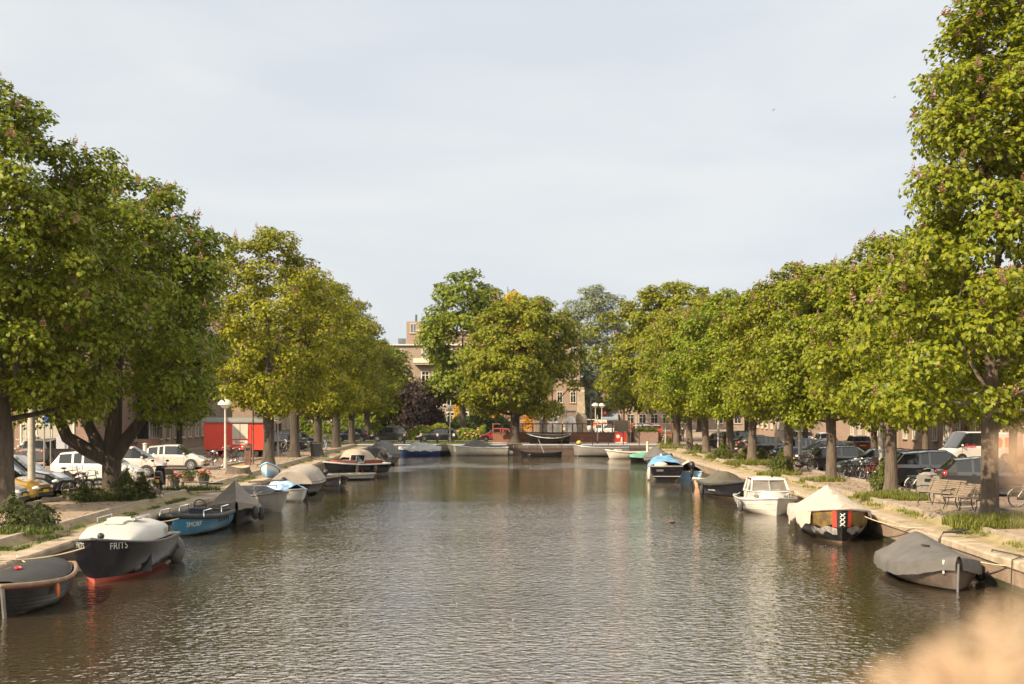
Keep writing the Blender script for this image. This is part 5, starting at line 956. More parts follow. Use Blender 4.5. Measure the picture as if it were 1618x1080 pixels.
def globe_lamp(label, px, py, ytop):
    x, y, z = G(px, py); h = zat(ytop, y)-z; t = thing('street_lamp', label, 'street lamp', (x, y, z), group='mushroom lamps along the canal streets')
    MB().lathe([(.12, -.1), (.11, .6), (.07, .65), (.06, h-.3)], (0, 0, 0), 10).build('shaft', M('polegrey'), t, smooth=40)
    MB().lathe([(.05, h-.62), (.24, h-.52), (.36, h-.34)], (0, 0, 0), 14).build('diffuser', M('lamp'), t, smooth=60); MB().lathe([(.46, h-.36), (.44, h-.24), (.26, h-.06), (.02, h)], (0, 0, 0), 16).build('hood', M('offwhite'), t, smooth=60)
globe_lamp('pale mushroom lamp in front of the red site hut', 356, 739, 630); globe_lamp('slim mushroom lamp between the trunks beyond the site hut', 439, 721, 657)
globe_lamp('mushroom lamp left of the black estate car', 672, 690, 635); globe_lamp('mushroom lamp farther back between two others', 704, 689, 637); globe_lamp('grey mushroom lamp in front of the black estate car', 711, 698.5, 639); globe_lamp('mushroom lamp left of the blue grey awning', 941, 695, 636); globe_lamp('mushroom lamp right of the blue grey awning', 951, 692, 636.5)
post('short white bollard post behind the moped', 229, 748, 702, .13, 'offwhite', base=False, cap='offwhite'); post('thin rusty pole before the red site hut', 400, 733, 648, .05, 'rust', 'sign_pole', 'pole', base=False); post('thin grey sign pole by the corner house', 70, 738, 640, .05, 'steel', 'sign_pole', 'pole', base=False)
t, h = post('pole with blue parking sign before the corner house', 80, 737, 648, .04, 'steel', 'parking_sign', 'sign', base=False)
MB().box((-.02, -.07, h-.45), (.62, .03, .8)).build('sign_panel', M('blue'), t); text_on('letter', 'P', .55, M('white'), t, (.0, -.092, h-.42)); MB().box((.75, -.05, h-2.05), (.75, .03, .75)).build('grey_panel', mat('panelgrey', (.3, .3, .32), .6), t)
post('dark iron pole with small light at the far end, left of the monument', 934, 694, 628, .07, 'darkgrey', 'iron_pole', 'pole'); post('slim grey pole before the rusty parapet', 944, 700, 655, .07, 'polegrey', 'iron_pole', 'pole'); post('white mooring post at the right canal corner', 1023, 712, 697, .11, 'offwhite', 'mooring_post', 'post', base=False)
for lb, px in (('slim white pole right of the information board', 1005), ('slim white pole left of the information board', 996)): post(lb, px, 699, 656, .045, 'offwhite', 'sign_pole', 'pole', base=False)
for i, (px, lb) in enumerate(((639, 'leftmost of the timber topped bollards on the far lawn'), (665, 'timber topped bollard second from the left on the far lawn'), (691, 'timber topped bollard third from the left on the far lawn'), (717, 'rightmost of the timber topped bollards on the far lawn'))):
    t = thing('bollard', lb, 'bollard', (at(px, 152)[0], 152, ZS), group='bollards on the far lawn'); MB().box((0, 0, .35), (.2, .2, .9)).build('shaft', M('black'), t); MB().box((0, 0, .92), (.24, .24, .26), taper=.8).build('top', M('cream'), t)
for px, lb in ((888, 'dark iron stake behind the laid up black rowing sloop'), (936, 'dark iron stake behind the grey workboat bow'), (961, 'dark iron stake in the middle behind the grey workboat'), (985, 'dark iron stake before the red poster cabinet'), (1010, 'dark iron stake right of the red poster cabinet')):
    t = thing('iron_stake', lb, 'stake', (at(px, 149.2)[0], 149.2, ZS), group='iron stakes on the far quay'); MB().tube([(0, 0, -.1), (0, 0, 1.25)], .05, 6).build('shaft', M('black'), t); MB().ell((0, 0, 1.27), (.07, .07, .06), 8, 6).build('knob', M('black'), t)
# rusty parapet
Yp = 157.3; x0, x1 = at(779, Yp)[0], at(1062, Yp)[0]; t = thing('rusty_parapet', 'low rust brown steel parapet with open post and rail top at the far end', 'parapet', (x0, Yp, ZS)); LL = x1-x0
zt_, zr_ = zat(683.5, Yp)-ZS, zat(670, Yp)-ZS
mat('rustwall', (.17, .075, .05), .85, var=.3, vs=1.5, stretch=(.4, 1, 3)); MB().box((LL/2, 0, zt_/2-.05), (LL, .18, zt_+.1)).build('wall_panel', M('rustwall'), t)
n = 18
for i in range(n+1): MB().box((LL*i/n, 0, (zt_+zr_)/2), (.13, .13, zr_-zt_)).build('rail_post', M('rustwall'), t)
MB().box((LL/2, 0, zr_+.05), (LL+.2, .16, .12)).build('top_rail', M('rustwall'), t); MB().box((LL/2, 0, zt_+.03), (LL+.1, .26, .08)).build('ledge', M('rust'), t)
# info board, poster cabinet, brick planter
x, y, z = at(982, 155.6); t = thing('information_board', 'wooden information board on two posts above the red cabinet', 'sign', (x, y, ZS)); hh = zat(663, 155.6)-ZS
for s in (1, -1): MB().box((s*.78, 0, hh/2), (.09, .09, hh)).build('leg', M('wood'), t)
MB().box((0, .02, hh-.68), (1.5, .06, 1.25)).build('panel', mat('boardbrown', (.20, .15, .10), .8, col2=(.12, .10, .07), vs=1.2), t); MB().box((0, -.08, hh-1.42), (1.9, .5, .16)).build('green_ledge', mat('ledge_green', (.05, .09, .06), .8), t)
t = thing('poster_cabinet', 'small red cabinet with white round emblem before the information board', 'cabinet', (at(981, 154)[0], 154, ZS))
MB().box((0, 0, .62), (1.3, .5, .95)).build('body', M('paint_red'), t); MB().box((0, 0, .08), (1.2, .42, .18)).build('plinth', M('offwhite'), t); MB().lathe([(.2, 0), (.2, -.02), (.01, -.02)], (-.32, -.255, .72), 14, axis='Y').build('round_emblem', M('white'), t); MB().box((.05, -.26, .38), (.16, .02, .5)).build('white_strip', M('cream'), t); MB().box((.66, -.02, .55), (.12, .5, .9)).build('side_panel', mat('ledge_green', (0, 0, 0)), t)
t = thing('warning_flag', 'small orange red flag panel right of the information board', 'flag', (at(997, 156)[0], 156, ZS)); MB().tube([(0, 0, 0), (0, 0, 2.2)], .03, 6).build('pole', M('steel'), t); MB().box((.02, -.03, 1.85), (.45, .02, .5)).build('panel', M('orange'), t)
Yq = 155.4; t = thing('brick_planter', 'long dark brick planter with ground cover on top at the right corner', 'planter', (at(1003, Yq)[0], Yq, ZS)); pl = at(1040, Yq)[0]-at(1003, Yq)[0]; ph = zat(682, Yq)-ZS
MB().box((pl/2, .8, ph/2), (pl, 1.6, ph)).build('box', M('brick_a'), t)
rng = np.random.default_rng(5); P = np.stack([rng.uniform(0, pl, 700), rng.uniform(0, 1.6, 700), ph+rng.random(700)**2*.5], 1); o = link('plants', mesh_np('plants', leaves(P, unit(rng.normal(size=(700, 3))*.6+[0, -.3, 1]), np.full(700, .2), rng, 3), 4, [LEAF2]), t); o.color = (1.3, 1.3, .8, 1)
# monument and pale sculpture
Ym = 205; t = thing('stone_monument', 'tall tapering stone pillar monument on a rough plinth', 'monument', (at(918, Ym)[0], Ym, ZS)); hm = zat(618, Ym)-ZS
mat('monstone', (.27, .22, .15), .9, var=.35, vs=1.5, bump=.6, bs=4); MB().box((0, 0, (hm+2.4)/2+1.2-.6), (1.15, 1.15, hm-2.4), taper=.78).build('pillar', M('monstone'), t)
pb = MB(); pb.lathe([(.95, 0), (.98, .5), (.8, 1.4), (.9, 2.2), (.72, 2.9), (.3, 3.0)], (0, 0, 0), 9); pb.build('plinth', M('monstone'), t, smooth=30); MB().box((0, 0, hm+.05), (1.0, 1.0, .12)).build('cap', M('cream'), t)
Ye = 190; t = thing('pale_sculpture', 'group of pale rounded stone figures on the square beyond the parapet', 'sculpture', (at(889, Ye)[0], Ye, ZS)); mat('palestone', (.46, .42, .36), .8, var=.25, vs=2, bump=.3, bs=6)
for dx, s, hgt in ((-.75, 1, 1.9), (.75, .95, 1.8)):
    b = MB(); b.grid([[(dx+math.cos(a)*r_*(1 if math.cos(a)*dx > 0 else .7), math.sin(a)*r_*.7, z_) for a in [i*math.pi/6 for i in range(12)]] for z_, r_ in ((0, .62), (.6, .66), (1.2, .6), (1.6, .46), (hgt, .2), (hgt+.02, .02))], closed=True); b.build('figure', M('white'), t, smooth=60)
b = MB(); b.tube([(.25, -.2, 1.4), (.1, -.5, 1.2), (.1, -.6, .6), (.12, -.5, .1)], [.26, .2, .13, .09], 8); b.box((.1, 0, 2.2), (.5, .4, .5)); b.build('middle_figure', M('palestone'), t, smooth=60)
t.scale = (1.35, 1.35, 1.5)
t = thing('brick_kiosk', 'low dark brick kiosk behind the pale stone figures', 'kiosk', (at(845, 200)[0], 200, ZS)); wk = at(910, 200)[0]-at(845, 200)[0]; MB().box((wk/2, 2, 1.7), (wk, 4, 3.4)).build('wall', M('brick_dark'), t); MB().box((wk/2, 2, 3.5), (wk+.3, 4.3, .2)).build('roof', M('slate'), t); MB().box((wk*.52, -.03, 3.0), (1.1, .08, .9)).build('sign_panel', M('white'), t); MB().box((wk*.2, -.03, 1.2), (1, .08, 2.1)).build('door', M('trim'), t)
# site hut
kx = 20.83; xa, xb, Yh = -23.4, -18.75, 108; t = thing('site_hut', 'red wheeled site hut with grey roof and shuttered window', 'site hut', ((xa+xb)/2, Yh+1.2, ZS)); w_ = xb-xa
mat('hutred', (.52, .035, .015), .45, var=.1, vs=.8, bump=.15, bs=3); MB().box((0, 0, 1.6), (w_, 2.3, 2.1)).build('body', M('hutred'), t)
ro = MB(); ro.grid([[(x_, y_, z_) for y_, z_ in ((-1.3, 2.62), (-1.3, 2.72), (-.7, 2.92), (0, 3.0), (.7, 2.92), (1.3, 2.72), (1.3, 2.62))] for x_ in (-w_/2-.12, w_/2+.12)]); ro.poly([(-w_/2-.12, y_, z_) for y_, z_ in ((-1.3, 2.62), (-1.3, 2.72), (-.7, 2.92), (0, 3.0), (.7, 2.92), (1.3, 2.72), (1.3, 2.62))]); ro.poly([(w_/2+.12, y_, z_) for y_, z_ in ((-1.3, 2.62), (-1.3, 2.72), (-.7, 2.92), (0, 3.0), (.7, 2.92), (1.3, 2.72), (1.3, 2.62))][::-1]); ro.build('roof', mat('hutroof', (.16, .17, .15), .7), t)
wn_ = MB(); wn_.box((.42, -1.17, 1.95), (1.2, .06, 1.15)).build('shutter', mat('shutter', (.42, .38, .31), .6), t); MB().box((.42, -1.205, 1.95), (.03, .02, 1.1)).build('shutter_seam', M('darkgrey'), t)
MB().box((.42, -1.16, 1.12), (1.15, .03, .3)).build('name_board', M('offwhite'), t); text_on('board_lettering', 'Roelo', .3, M('black'), t, (.42, -1.185, 1.12))
for q in (-w_/2+.02, w_/2-.02, -.85, 1.25): MB().box((q, -1.16, 1.6), (.07, .05, 2.1)).build('corner_trim', M('hutred'), t)
MB().box((0, 0, .5), (w_*.96, 1.9, .14)).build('chassis', M('black'), t)
for q in (-w_*.33, w_*.33):
    for s in (1, -1): MB().lathe([(.1, -.09), (.26, -.1), (.28, 0), (.26, .1), (.1, .09)], (q, s*.95, .28), 14, axis='Y').build('wheel', M('rubber'), t)
# bins, green post
def bin_(label, px, py, ytop, r, m='darkgrey', box=False):
    x, y, z = G(px, py); h = zat(ytop, y)-z; t = thing('litter_bin', label, 'litter bin', (x, y, z), group='litter bins'); 
    if box: MB().box((0, 0, h/2), (2*r, 1.6*r, h)).build('body', M(m), t); MB().box((0, -r*.82, h*.8), (r*1.2, .03, h*.14)).build('slot', M('black'), t); MB().lathe([(r*1.02, h), (r*1.1, h+.05), (r*.5, h+.14)], (0, 0, 0), 4).build('lid', M(m), t)
    else: MB().lathe([(r*.85, 0), (r, h*.9), (r*1.06, h*.92), (r*1.06, h), (.02, h+.02)], (0, 0, 0), 16).build('body', M(m), t, smooth=40); MB().lathe([(r*1.1, h*.9), (r*1.1, h*.94)], (0, 0, 0), 16).build('rim', M('alu'), t)
bin_('tall dark litter bin in front of the far left trunks', 499, 721, 698, .45, 'darkgrey'); bin_('rust grey box post by the bicycles before the site hut', 392, 734, 703, .2, 'rust', True); bin_('weathered square litter bin between the black car and the first bench', 1466, 784, 751, .38, mat('bingrey', (.20, .185, .16), .7, var=.3), True)
# benches
def bench(label, px, py, rz, L=2.1):
    if 'b' in BENCH: t = copy_tree(BENCH['b'])
    else:
        t = BENCH['b'] = thing('park_bench', 'x', 'bench'); mat('benchwood', (.19, .145, .10), .75, var=.3, vs=3, stretch=(1, 9, 9))
        st_ = MB()
        for i in range(5): st_.box((0, -.22+.105*i, .45+.012*abs(i-2)), (L, .085, .035))
        st_.build('seat', M('benchwood'), t); bk = MB()
        for i in range(6): bk.box((0, .27+.032*i, .53+.075*i), (L, .03, .062))
        bk.build('backrest', M('benchwood'), t)
        for q in (-L*.42, 0, L*.42):
            MB().tube([(q, -.33, 0), (q, -.24, .25), (q, -.25, .43)], .022, 6).build('leg', M('black'), t); MB().tube([(q, .30, 0), (q, .20, .25), (q, .22, .43), (q, .27, .55), (q, .46, .97)], .022, 6).build('leg', M('black'), t); MB().tube([(q, -.27, .42), (q, 0, .40), (q, .24, .43)], .02, 6).build('seat_bearer', M('black'), t)
        for q in (-L/2, L/2): MB().tube([(q, .3, .66), (q, 0, .68), (q, -.26, .64), (q, -.28, .45)], .02, 6).build('armrest', M('black'), t)
    t['label'] = label; t['group'] = 'slatted benches on the right quay'; x, y, z = G(px, py); t.location = (x, y, z); t.rotation_euler = (0, 0, rz); return t
BENCH = {}
bench('slatted wooden bench nearer the pale trunk, the right one of the two', 1527, 806, R(-70)); bench('slatted wooden bench beside the litter bin, the left one of the two', 1484, 797, R(-70))
t = bench('wooden bench under the seated person in pink', 1180, 724, R(-90)); del t['group']; seat_at = t.location.copy()
# brick edging of the tree bed, stump, planks, flower things
x, y, z = G(175, 782); t = thing('tree_bed', 'dark brick edged bed round the forked chestnut tree', 'tree bed', (x, y, ZS))
for a, b_ in (((-1.75, -1.15), (1.75, -1.15)), ((1.75, -1.15), (1.75, 1.1)), ((1.75, 1.1), (-1.75, 1.1)), ((-1.75, 1.1), (-1.75, -1.15))):
    cx_, cy_ = (a[0]+b_[0])/2, (a[1]+b_[1])/2; MB().box((cx_, cy_, .1), (abs(a[0]-b_[0])+.18, abs(a[1]-b_[1])+.16, .24)).build('edging', M('wood_dark'), t)
MB().box((0, -.02, .06), (3.35, 2.1, .12)).build('soil', M('dirt'), t)
x, y, z = G(375, 749); t = thing('tree_stump', 'sawn off broad tree stump on the quay near the lamp post', 'tree stump', (x, y, z)); b = MB(); P = []
for zz, k in ((-.05, 1.25), (.08, 1.12), (.3, 1.0), (.42, .96)): P.append([(math.cos(a)*.62*k*(1+.12*math.sin(3*a+1)+.08*math.sin(5*a)), math.sin(a)*.5*k*(1+.1*math.sin(4*a)), zz+(.06*math.sin(a*2) if zz > .4 else 0)) for a in [i*math.pi/9 for i in range(18)]])
b.grid(P, closed=True); b.build('bark_side', M('bark_pale'), t, smooth=50); MB().poly([(p[0]*.99, p[1]*.99, p[2]) for p in P[-1]]).build('cut_top', mat('cutwood', (.42, .29, .17), .8, var=.2, vs=8), t)
for lb, px, py, l, rz in (('loose plank lying nearest the tent covered boat', 338, 779, 1.6, .8), ('short plank lying below the stump', 352, 757, .9, .2), ('long plank on the quay edge by the pale blue dinghy', 420, 762, 2.4, 1.0), ('plank lying right of the stump', 372, 752, 1.4, .15), ('dark beam on the quay edge near the tent covered boat', 339, 766, .8, .1), ('pale board on the quay beside the taupe covered boat', 445, 742, 2.2, .5)):
    x, y, z = G(px, py); o = MB().box((0, 0, .05), (l, .18, .07)).build('plank', M('wood' if 'dark' not in lb else 'black'), None, (x, y, z+.02), rz); tag(o, lb, 'plank', 'planks on the left quay')
def pot(label, px, py, r, h, m, fl, n=160):
    x, y, z = G(px, py); t = thing('flower_pot', label, 'flower pot', (x, y, z), group='flower pots on the left quay'); MB().lathe([(r*.75, 0), (r, h*.9), (r*1.08, h*.92), (r*1.08, h), (r*.9, h-.04)], (0, 0, 0), 14).build('pot', M(m), t, smooth=40)
    rg = np.random.default_rng(int(px)); P = np.stack([rg.normal(size=n)*r*.55, rg.normal(size=n)*r*.55, h+rg.random(n)*.3], 1); o = link('plant', mesh_np('plant', leaves(P, unit(rg.normal(size=(n, 3))+[0, 0, 1]), np.full(n, .11), rg, 3), 4, [LEAF2]), t)
    if fl: b = MB(); [b.ell((rg.normal()*r*.5, rg.normal()*r*.5, h+.18+rg.random()*.18), (.06, .06, .05), 6, 4) for _ in range(16)]; tag(b.build('blossom', M(fl), t), None, None, None, 'stuff')
mat('coral', (.60, .12, .06), .6); mat('pinkbloom', (.55, .10, .16), .6)
pot('round pot of coral flowers on the left quay', 322, 765, .28, .34, 'darkgrey', 'coral'); pot('woven planter with pale green plant on the left quay', 297, 762, .34, .30, 'wood_dark', None); pot('low planter with pink blossom beside the chair', 276, 768, .25, .3, 'darkgrey', 'pinkbloom')
x, y, z = G(270, 771); t = thing('garden_chair', 'slim folding garden chair beside the moped', 'chair', (x, y, z), R(-60)); MB().box((0, 0, .45), (.42, .40, .03)).build('seat', M('wood_dark'), t); MB().box((-.22, 0, .75), (.03, .40, .28), ry=-.15).build('backrest', M('wood_dark'), t)
for a in ((.2, .18), (.2, -.18)): MB().tube([(a[0], a[1], 0), (a[0]-.06, a[1], .44)], .014, 5).build('leg', M('rust'), t)
for s in (.19, -.19): MB().tube([(-.26, s, 0), (-.18, s, .44), (-.25, s, .9)], .014, 5).build('leg', M('rust'), t)
x, y, z = G(306, 772); t = thing('low_table', 'low wooden plank table holding flower pots', 'table', (x, y+.25, z)); MB().box((0, 0, .30), (1.3, .4, .04)).build('tabletop', M('wood'), t)
for a in ((-.55, .14), (.55, .14), (-.55, -.14), (.55, -.14)): MB().box((a[0], a[1], .14), (.05, .05, .28)).build('leg', M('wood'), t)
# hose and ropes on the right coping
def hose(label, pts, r, m): o = MB().tube([Vector(p)-Vector(pts[0]) for p in pts], r, 6).build('hose', M(m), None, pts[0], smooth=60); tag(o, label, 'hose', 'hoses on the coping')
hose('black hose looped over the right coping near the grey covered boat', [(12.8+.05, 43, .2), (12.93, 43, .75), (13.05, 43, .95), (13.3, 42.7, .98), (13.6, 42.3, 1.1)], .035, 'black'); hose('thin dark cable lying along the right coping', [(12.95, 38.5, .5), (13.0, 38.5, .86), (13.15, 37.4, .86), (13.2, 36, .87), (13.1, 34.4, .87)], .02, 'black'); hose('second black cable hanging over the right coping', [(12.7, 36.2, .1), (12.73, 36.2, .83), (13.0, 36.4, .87), (13.2, 37, .88)], .02, 'black')
# people
def person(label, loc, rz, J, Rr, top, legs, hair, shoes='black', skirt=None, extra=None):
    t = thing('person', label, 'person', loc, rz); names = list(J); vs = [J[k] for k in names]; ix = {k: i for i, k in enumerate(names)}
    E = [(a, b) for a, b in (('pelvis', 'waist'), ('waist', 'chest'), ('chest', 'neck'), ('neck', 'chin'), ('chin', 'head'), ('head', 'crown')) ]
    for s in 'lr': E += [('pelvis', 'hip'+s), ('hip'+s, 'knee'+s), ('knee'+s, 'ankle'+s), ('ankle'+s, 'toe'+s), ('chest', 'sh'+s), ('sh'+s, 'elbow'+s), ('elbow'+s, 'wrist'+s), ('wrist'+s, 'palm'+s)]
    E = [(ix[a], ix[b]) for a, b in E]; rad = [Rr[k.rstrip('lr') if k[:-1] in Rr else k] if (k in Rr or k[:-1] in Rr) else .05 for k in names]
    for s in 'lr':                                             # five fingers rooted in the palm
        w, p = Vector(J['wrist'+s]), Vector(J['palm'+s]); d = (p-w).normalized(); sd = d.cross(Vector((1, 0, 0))) if abs(d.x) < .9 else Vector((0, 1, 0)); sd = Vector((1, 0, 0)) if abs(d.z) > .7 else Vector((0, 0, 1)); sd = (sd-d*sd.dot(d)).normalized()
        for k, (o, l) in enumerate(((-.034, .065), (-.012, .08), (.012, .085), (.034, .075), (.045, .04))):
            a = p+sd*o; m1 = a+d*l*.5; m2 = a+d*l+Vector((0, 0, -.012))
            if k == 4: m1, m2 = p-d*.03+sd*.065, p+d*.01+sd*.085
            n0 = len(vs); vs += [tuple(m1), tuple(m2)]; rad += [.0095, .0075]; E += [(ix['palm'+s], n0), (n0, n0+1)]
    me = bpy.data.meshes.new('body'); me.from_pydata(vs, E, []); o = link('body', me, t)
    sk = o.modifiers.new('s', 'SKIN'); sk.use_smooth_shade = True
    for i, v in enumerate(me.skin_vertices[0].data): v.radius = (rad[i], rad[i]); v.use_root = (i == 0); 
    sb = o.modifiers.new('u', 'SUBSURF'); sb.levels = sb.render_levels = 2
    bpy.context.view_layer.update(); ev = o.evaluated_get(bpy.context.evaluated_depsgraph_get()); m2 = bpy.data.meshes.new_from_object(ev); o.modifiers.clear(); o.data = m2
    m2.materials.clear(); [m2.materials.append(M(q)) for q in ('skin', top, legs, shoes)]
    P_ = {k: Vector(J[k]) for k in J}
    def near(c, keys): return min((c-P_[k]).length for k in keys)
    def seg(c, a, b): a, b = P_[a], P_[b]; u = max(0, min(1, (c-a).dot(b-a)/max(1e-6, (b-a).length_squared))); return (c-a.lerp(b, u)).length
    for f in m2.polygons:
        c = f.center; dd = {0: min(seg(c, 'neck', 'crown'), seg(c, 'wristl', 'palml'), seg(c, 'wristr', 'palmr'), (c-P_['palml']).length-.08, (c-P_['palmr']).length-.08), 1: min(seg(c, 'waist', 'chest'), seg(c, 'chest', 'neck')+.05, *[seg(c, 'sh'+s, 'elbow'+s) for s in 'lr'], *[seg(c, 'elbow'+s, 'wrist'+s)+.005 for s in 'lr']), 2: min(*[seg(c, 'hip'+s, 'knee'+s) for s in 'lr'], *[seg(c, 'knee'+s, 'ankle'+s) for s in 'lr'], seg(c, 'pelvis', 'waist')), 3: min(*[seg(c, 'ankle'+s, 'toe'+s)-.01 for s in 'lr'])}
        f.material_index = min(dd, key=dd.get)
    hd = P_['head']; up = (P_['crown']-P_['chin']).normalized(); fw = Vector((1, 0, 0)); fw = (fw-up*fw.dot(up)).normalized(); sd = up.cross(fw)
    b = MB()
    for s in (1, -1): b.ell(tuple(hd+sd*.033*s+fw*.088+up*.0), (.011, .013, .008), 6, 4)
    b.build('eyes', M('black'), o); b = MB(); b.ell(tuple(hd+fw*.102-up*.03), (.016, .012, .02), 6, 4); b.build('nose', M('skin'), o); MB().ell(tuple(hd+fw*.088-up*.068), (.012, .025, .006), 6, 4).build('mouth', M('redlamp'), o)
    for s in (1, -1): MB().ell(tuple(hd+sd*.088*s), (.02, .01, .03), 6, 4).build('ear', M('skin'), o)
    hm_ = MB(); hm_.ell(tuple(hd-fw*.018+up*.035), (.108, .098, .105), 12, 8); hm_.build('hair', M(hair), t, smooth=60)
    if extra: extra(t, P_)
    return t
RAD = {'pelvis': .135, 'waist': .125, 'chest': .145, 'neck': .055, 'chin': .062, 'head': .092, 'crown': .07, 'hip': .095, 'knee': .062, 'ankle': .042, 'toe': .035, 'sh': .062, 'elbow': .045, 'wrist': .03, 'palm': .036}
def walker(st=.22): return {'pelvis': (0, 0, .95), 'waist': (0, 0, 1.12), 'chest': (.01, 0, 1.36), 'neck': (.02, 0, 1.52), 'chin': (.04, 0, 1.58), 'head': (.045, 0, 1.66), 'crown': (.03, 0, 1.73), 'hipl': (0, .09, .9), 'hipr': (0, -.09, .9), 'kneel': (st*.6, .09, .5), 'kneer': (-st*.3, -.09, .5), 'anklel': (st, .09, .09), 'ankler': (-st*1.3, -.09, .13), 'toel': (st+.17, .1, .045), 'toer': (-st*1.3+.15, -.1, .05),
    'shl': (0, .19, 1.42), 'shr': (0, -.19, 1.42), 'elbowl': (-.1, .24, 1.14), 'elbowr': (.08, -.24, 1.14), 'wristl': (-.06, .25, .9), 'wristr': (.2, -.24, .93), 'palml': (-.05, .25, .82), 'palmr': (.24, -.24, .86)}
mat('jeans', (.17, .21, .24), .8); mat('greytop', (.24, .22, .22), .8); mat('hairbrown', (.14, .06, .03), .7); mat('pink', (.34, .12, .16), .8, var=.2); mat('blackcloth', (.014, .014, .016), .8)
person('person in pale jeans and grey jacket walking along the left quay', (*G(515, 713.5)[:2], ZS), R(60), walker(.16), RAD, 'greytop', 'jeans', 'hairbrown')
person('person in black clothes walking at the far right end', (*G(1078, 698)[:2], ZS), R(100), walker(.15), RAD, 'blackcloth', 'blackcloth', 'black')
SIT = {'pelvis': (0, 0, .56), 'waist': (-.03, 0, .74), 'chest': (-.02, 0, .98), 'neck': (.03, 0, 1.13), 'chin': (.08, 0, 1.17), 'head': (.10, 0, 1.25), 'crown': (.08, 0, 1.33), 'hipl': (.04, .1, .55), 'hipr': (.04, -.1, .55), 'kneel': (.47, .13, .56), 'kneer': (.47, -.1, .58), 'anklel': (.52, .13, .1), 'ankler': (.60, -.1, .1), 'toel': (.68, .14, .05), 'toer': (.76, -.1, .05), 'shl': (-.02, .18, 1.04), 'shr': (-.02, -.18, 1.04), 'elbowl': (.12, .23, .80), 'elbowr': (.12, -.23, .80), 'wristl': (.36, .15, .70), 'wristr': (.36, -.12, .70), 'palml': (.43, .11, .68), 'palmr': (.43, -.08, .68)}
def dress(t, P):
    b = MB(); b.grid([[(x_, s*wd, z_) for s, z_ in ((1, zb_), (.95, zt2), (0, zt2+.05), (-.95, zt2), (-1, zb_))] for x_, wd, zb_, zt2 in ((-.12, .19, .47, .70), (.1, .22, .47, .68), (.35, .23, .46, .65), (.55, .24, .42, .62), (.66, .24, .22, .45), (.70, .22, .18, .30))]); b.build('skirt', M('pink'), t, smooth=60)
    MB().lathe([(.22, -.01), (.20, .015), (.12, .03), (.11, .11), (.02, .13)], tuple(P['head']+Vector((0, 0, .06))), 14).build('sun_hat', M('cream'), t, smooth=50); MB().ell((.12, -.27, .62), (.16, .06, .13), 10, 6).build('handbag', M('offwhite'), t, smooth=60)
person('person in a pink dress and pale hat sitting on a bench with a bag', (seat_at.x-.02, seat_at.y, ZS-.03), R(180), SIT, RAD, 'pink', 'pink', 'hairbrown', extra=dress)
# birds
def bird(label, loc, rz, s=1, fly=False, m='darkgrey', cat='pigeon', name='pigeon', group=None):
    t = thing(name, label, cat, loc, rz, group); b = MB(); P = []
    for x_, z_, w_, h_ in ((-.20, .13, .012, .008), (-.12, .13, .04, .022), (-.02, .13, .075, .06), (.08, .15, .06, .06), (.13, .20, .034, .036), (.165, .225, .032, .033), (.195, .225, .015, .015), (.225, .22, .003, .003)): P.append([(x_*s, math.cos(a)*w_*s, (z_+math.sin(a)*h_)*s) for a in [i*math.pi/5 for i in range(10)]])
    b.grid(P, closed=True); b.build('body', M(m), t, smooth=60)
    for sd in (1, -1):
        if fly: MB().add([(.08*s, sd*.04*s, .16*s), (-.06*s, sd*.04*s, .15*s), (-.05*s, sd*.3*s, .27*s), (.09*s, sd*.28*s, .28*s), (-.12*s, sd*.62*s, .2*s)], [(0, 1, 2, 3), (3, 2, 4)]).build('wing', M(m), t)
        else: MB().ell((-.06*s, sd*.065*s, .14*s), (.12*s, .018*s, .045*s), 8, 6).build('wing', M('black'), t); MB().tube([(.0, sd*.03*s, .1*s), (.0, sd*.03*s, 0)], .006*s, 4).build('leg', M('rust'), t)
for px, py, r_, lb in ((1210, 731, .5, 'pigeon standing left of its mate on the right quay'), (1216, 730.5, 2.6, 'pigeon standing right of its mate on the right quay')): bird(lb, G(px, py), r_, group='pigeons on the right quay')
bird('small dark duck swimming on the canal off the cabin cruiser', (*G(1061, 826, 0)[:2], -.08), 2.9, .9, m='hairbrown', cat='duck', name='duck')
for px, py, Y, lb in ((1222, 175, 260, 'gull gliding level in the sky, the left one'), (1413, 155, 240, 'gull banking in the sky near the tall right tree')): bird(lb, ((px-CX)*Y/FPX, Y, zat(py, Y)), .4, 1.2, True, 'greytop', 'gull', 'gull', 'gulls in the sky')
# ---------------------------------------------------------------- grass tufts, dry plumes by the lens
def grass(label, spots, seed, hgt=.4, lean=.35, wd=.012, tint=(1, 1, 1)):
    rng = np.random.default_rng(seed); V = []
    for (x, y, z, rx, ry, n, h) in spots:
        a = rng.uniform(0, 6.28, n); u = np.sqrt(rng.random(n)); P = np.stack([x+np.cos(a)*u*rx, y+np.sin(a)*u*ry, np.full(n, z-.02)], 1); H_ = h*(.4+.9*rng.random(n))*(1-.4*u); th = rng.uniform(0, 6.28, n); D = np.stack([np.cos(th), np.sin(th), np.zeros(n)], 1); W_ = np.stack([-np.sin(th), np.cos(th), np.zeros(n)], 1)*wd*(.7+.8*rng.random((n, 1)))
        m_ = P+D*(H_*lean*.3)[:, None]+np.array([0, 0, 1])*(H_*.6)[:, None]; t_ = P+D*(H_*lean)[:, None]+np.array([0, 0, 1])*H_[:, None]
        V += [np.stack([P-W_, P+W_, m_+W_*.8, m_-W_*.8], 1).reshape(-1, 3), np.stack([m_-W_*.8, m_+W_*.8, t_, t_], 1).reshape(-1, 3)]
    V = np.concatenate(V); o = link('grass', mesh_np('grass', V, 4, [GRASS])); o.color = (*tint, 1); tag(o, label, 'grass', None, 'stuff')
sp = []
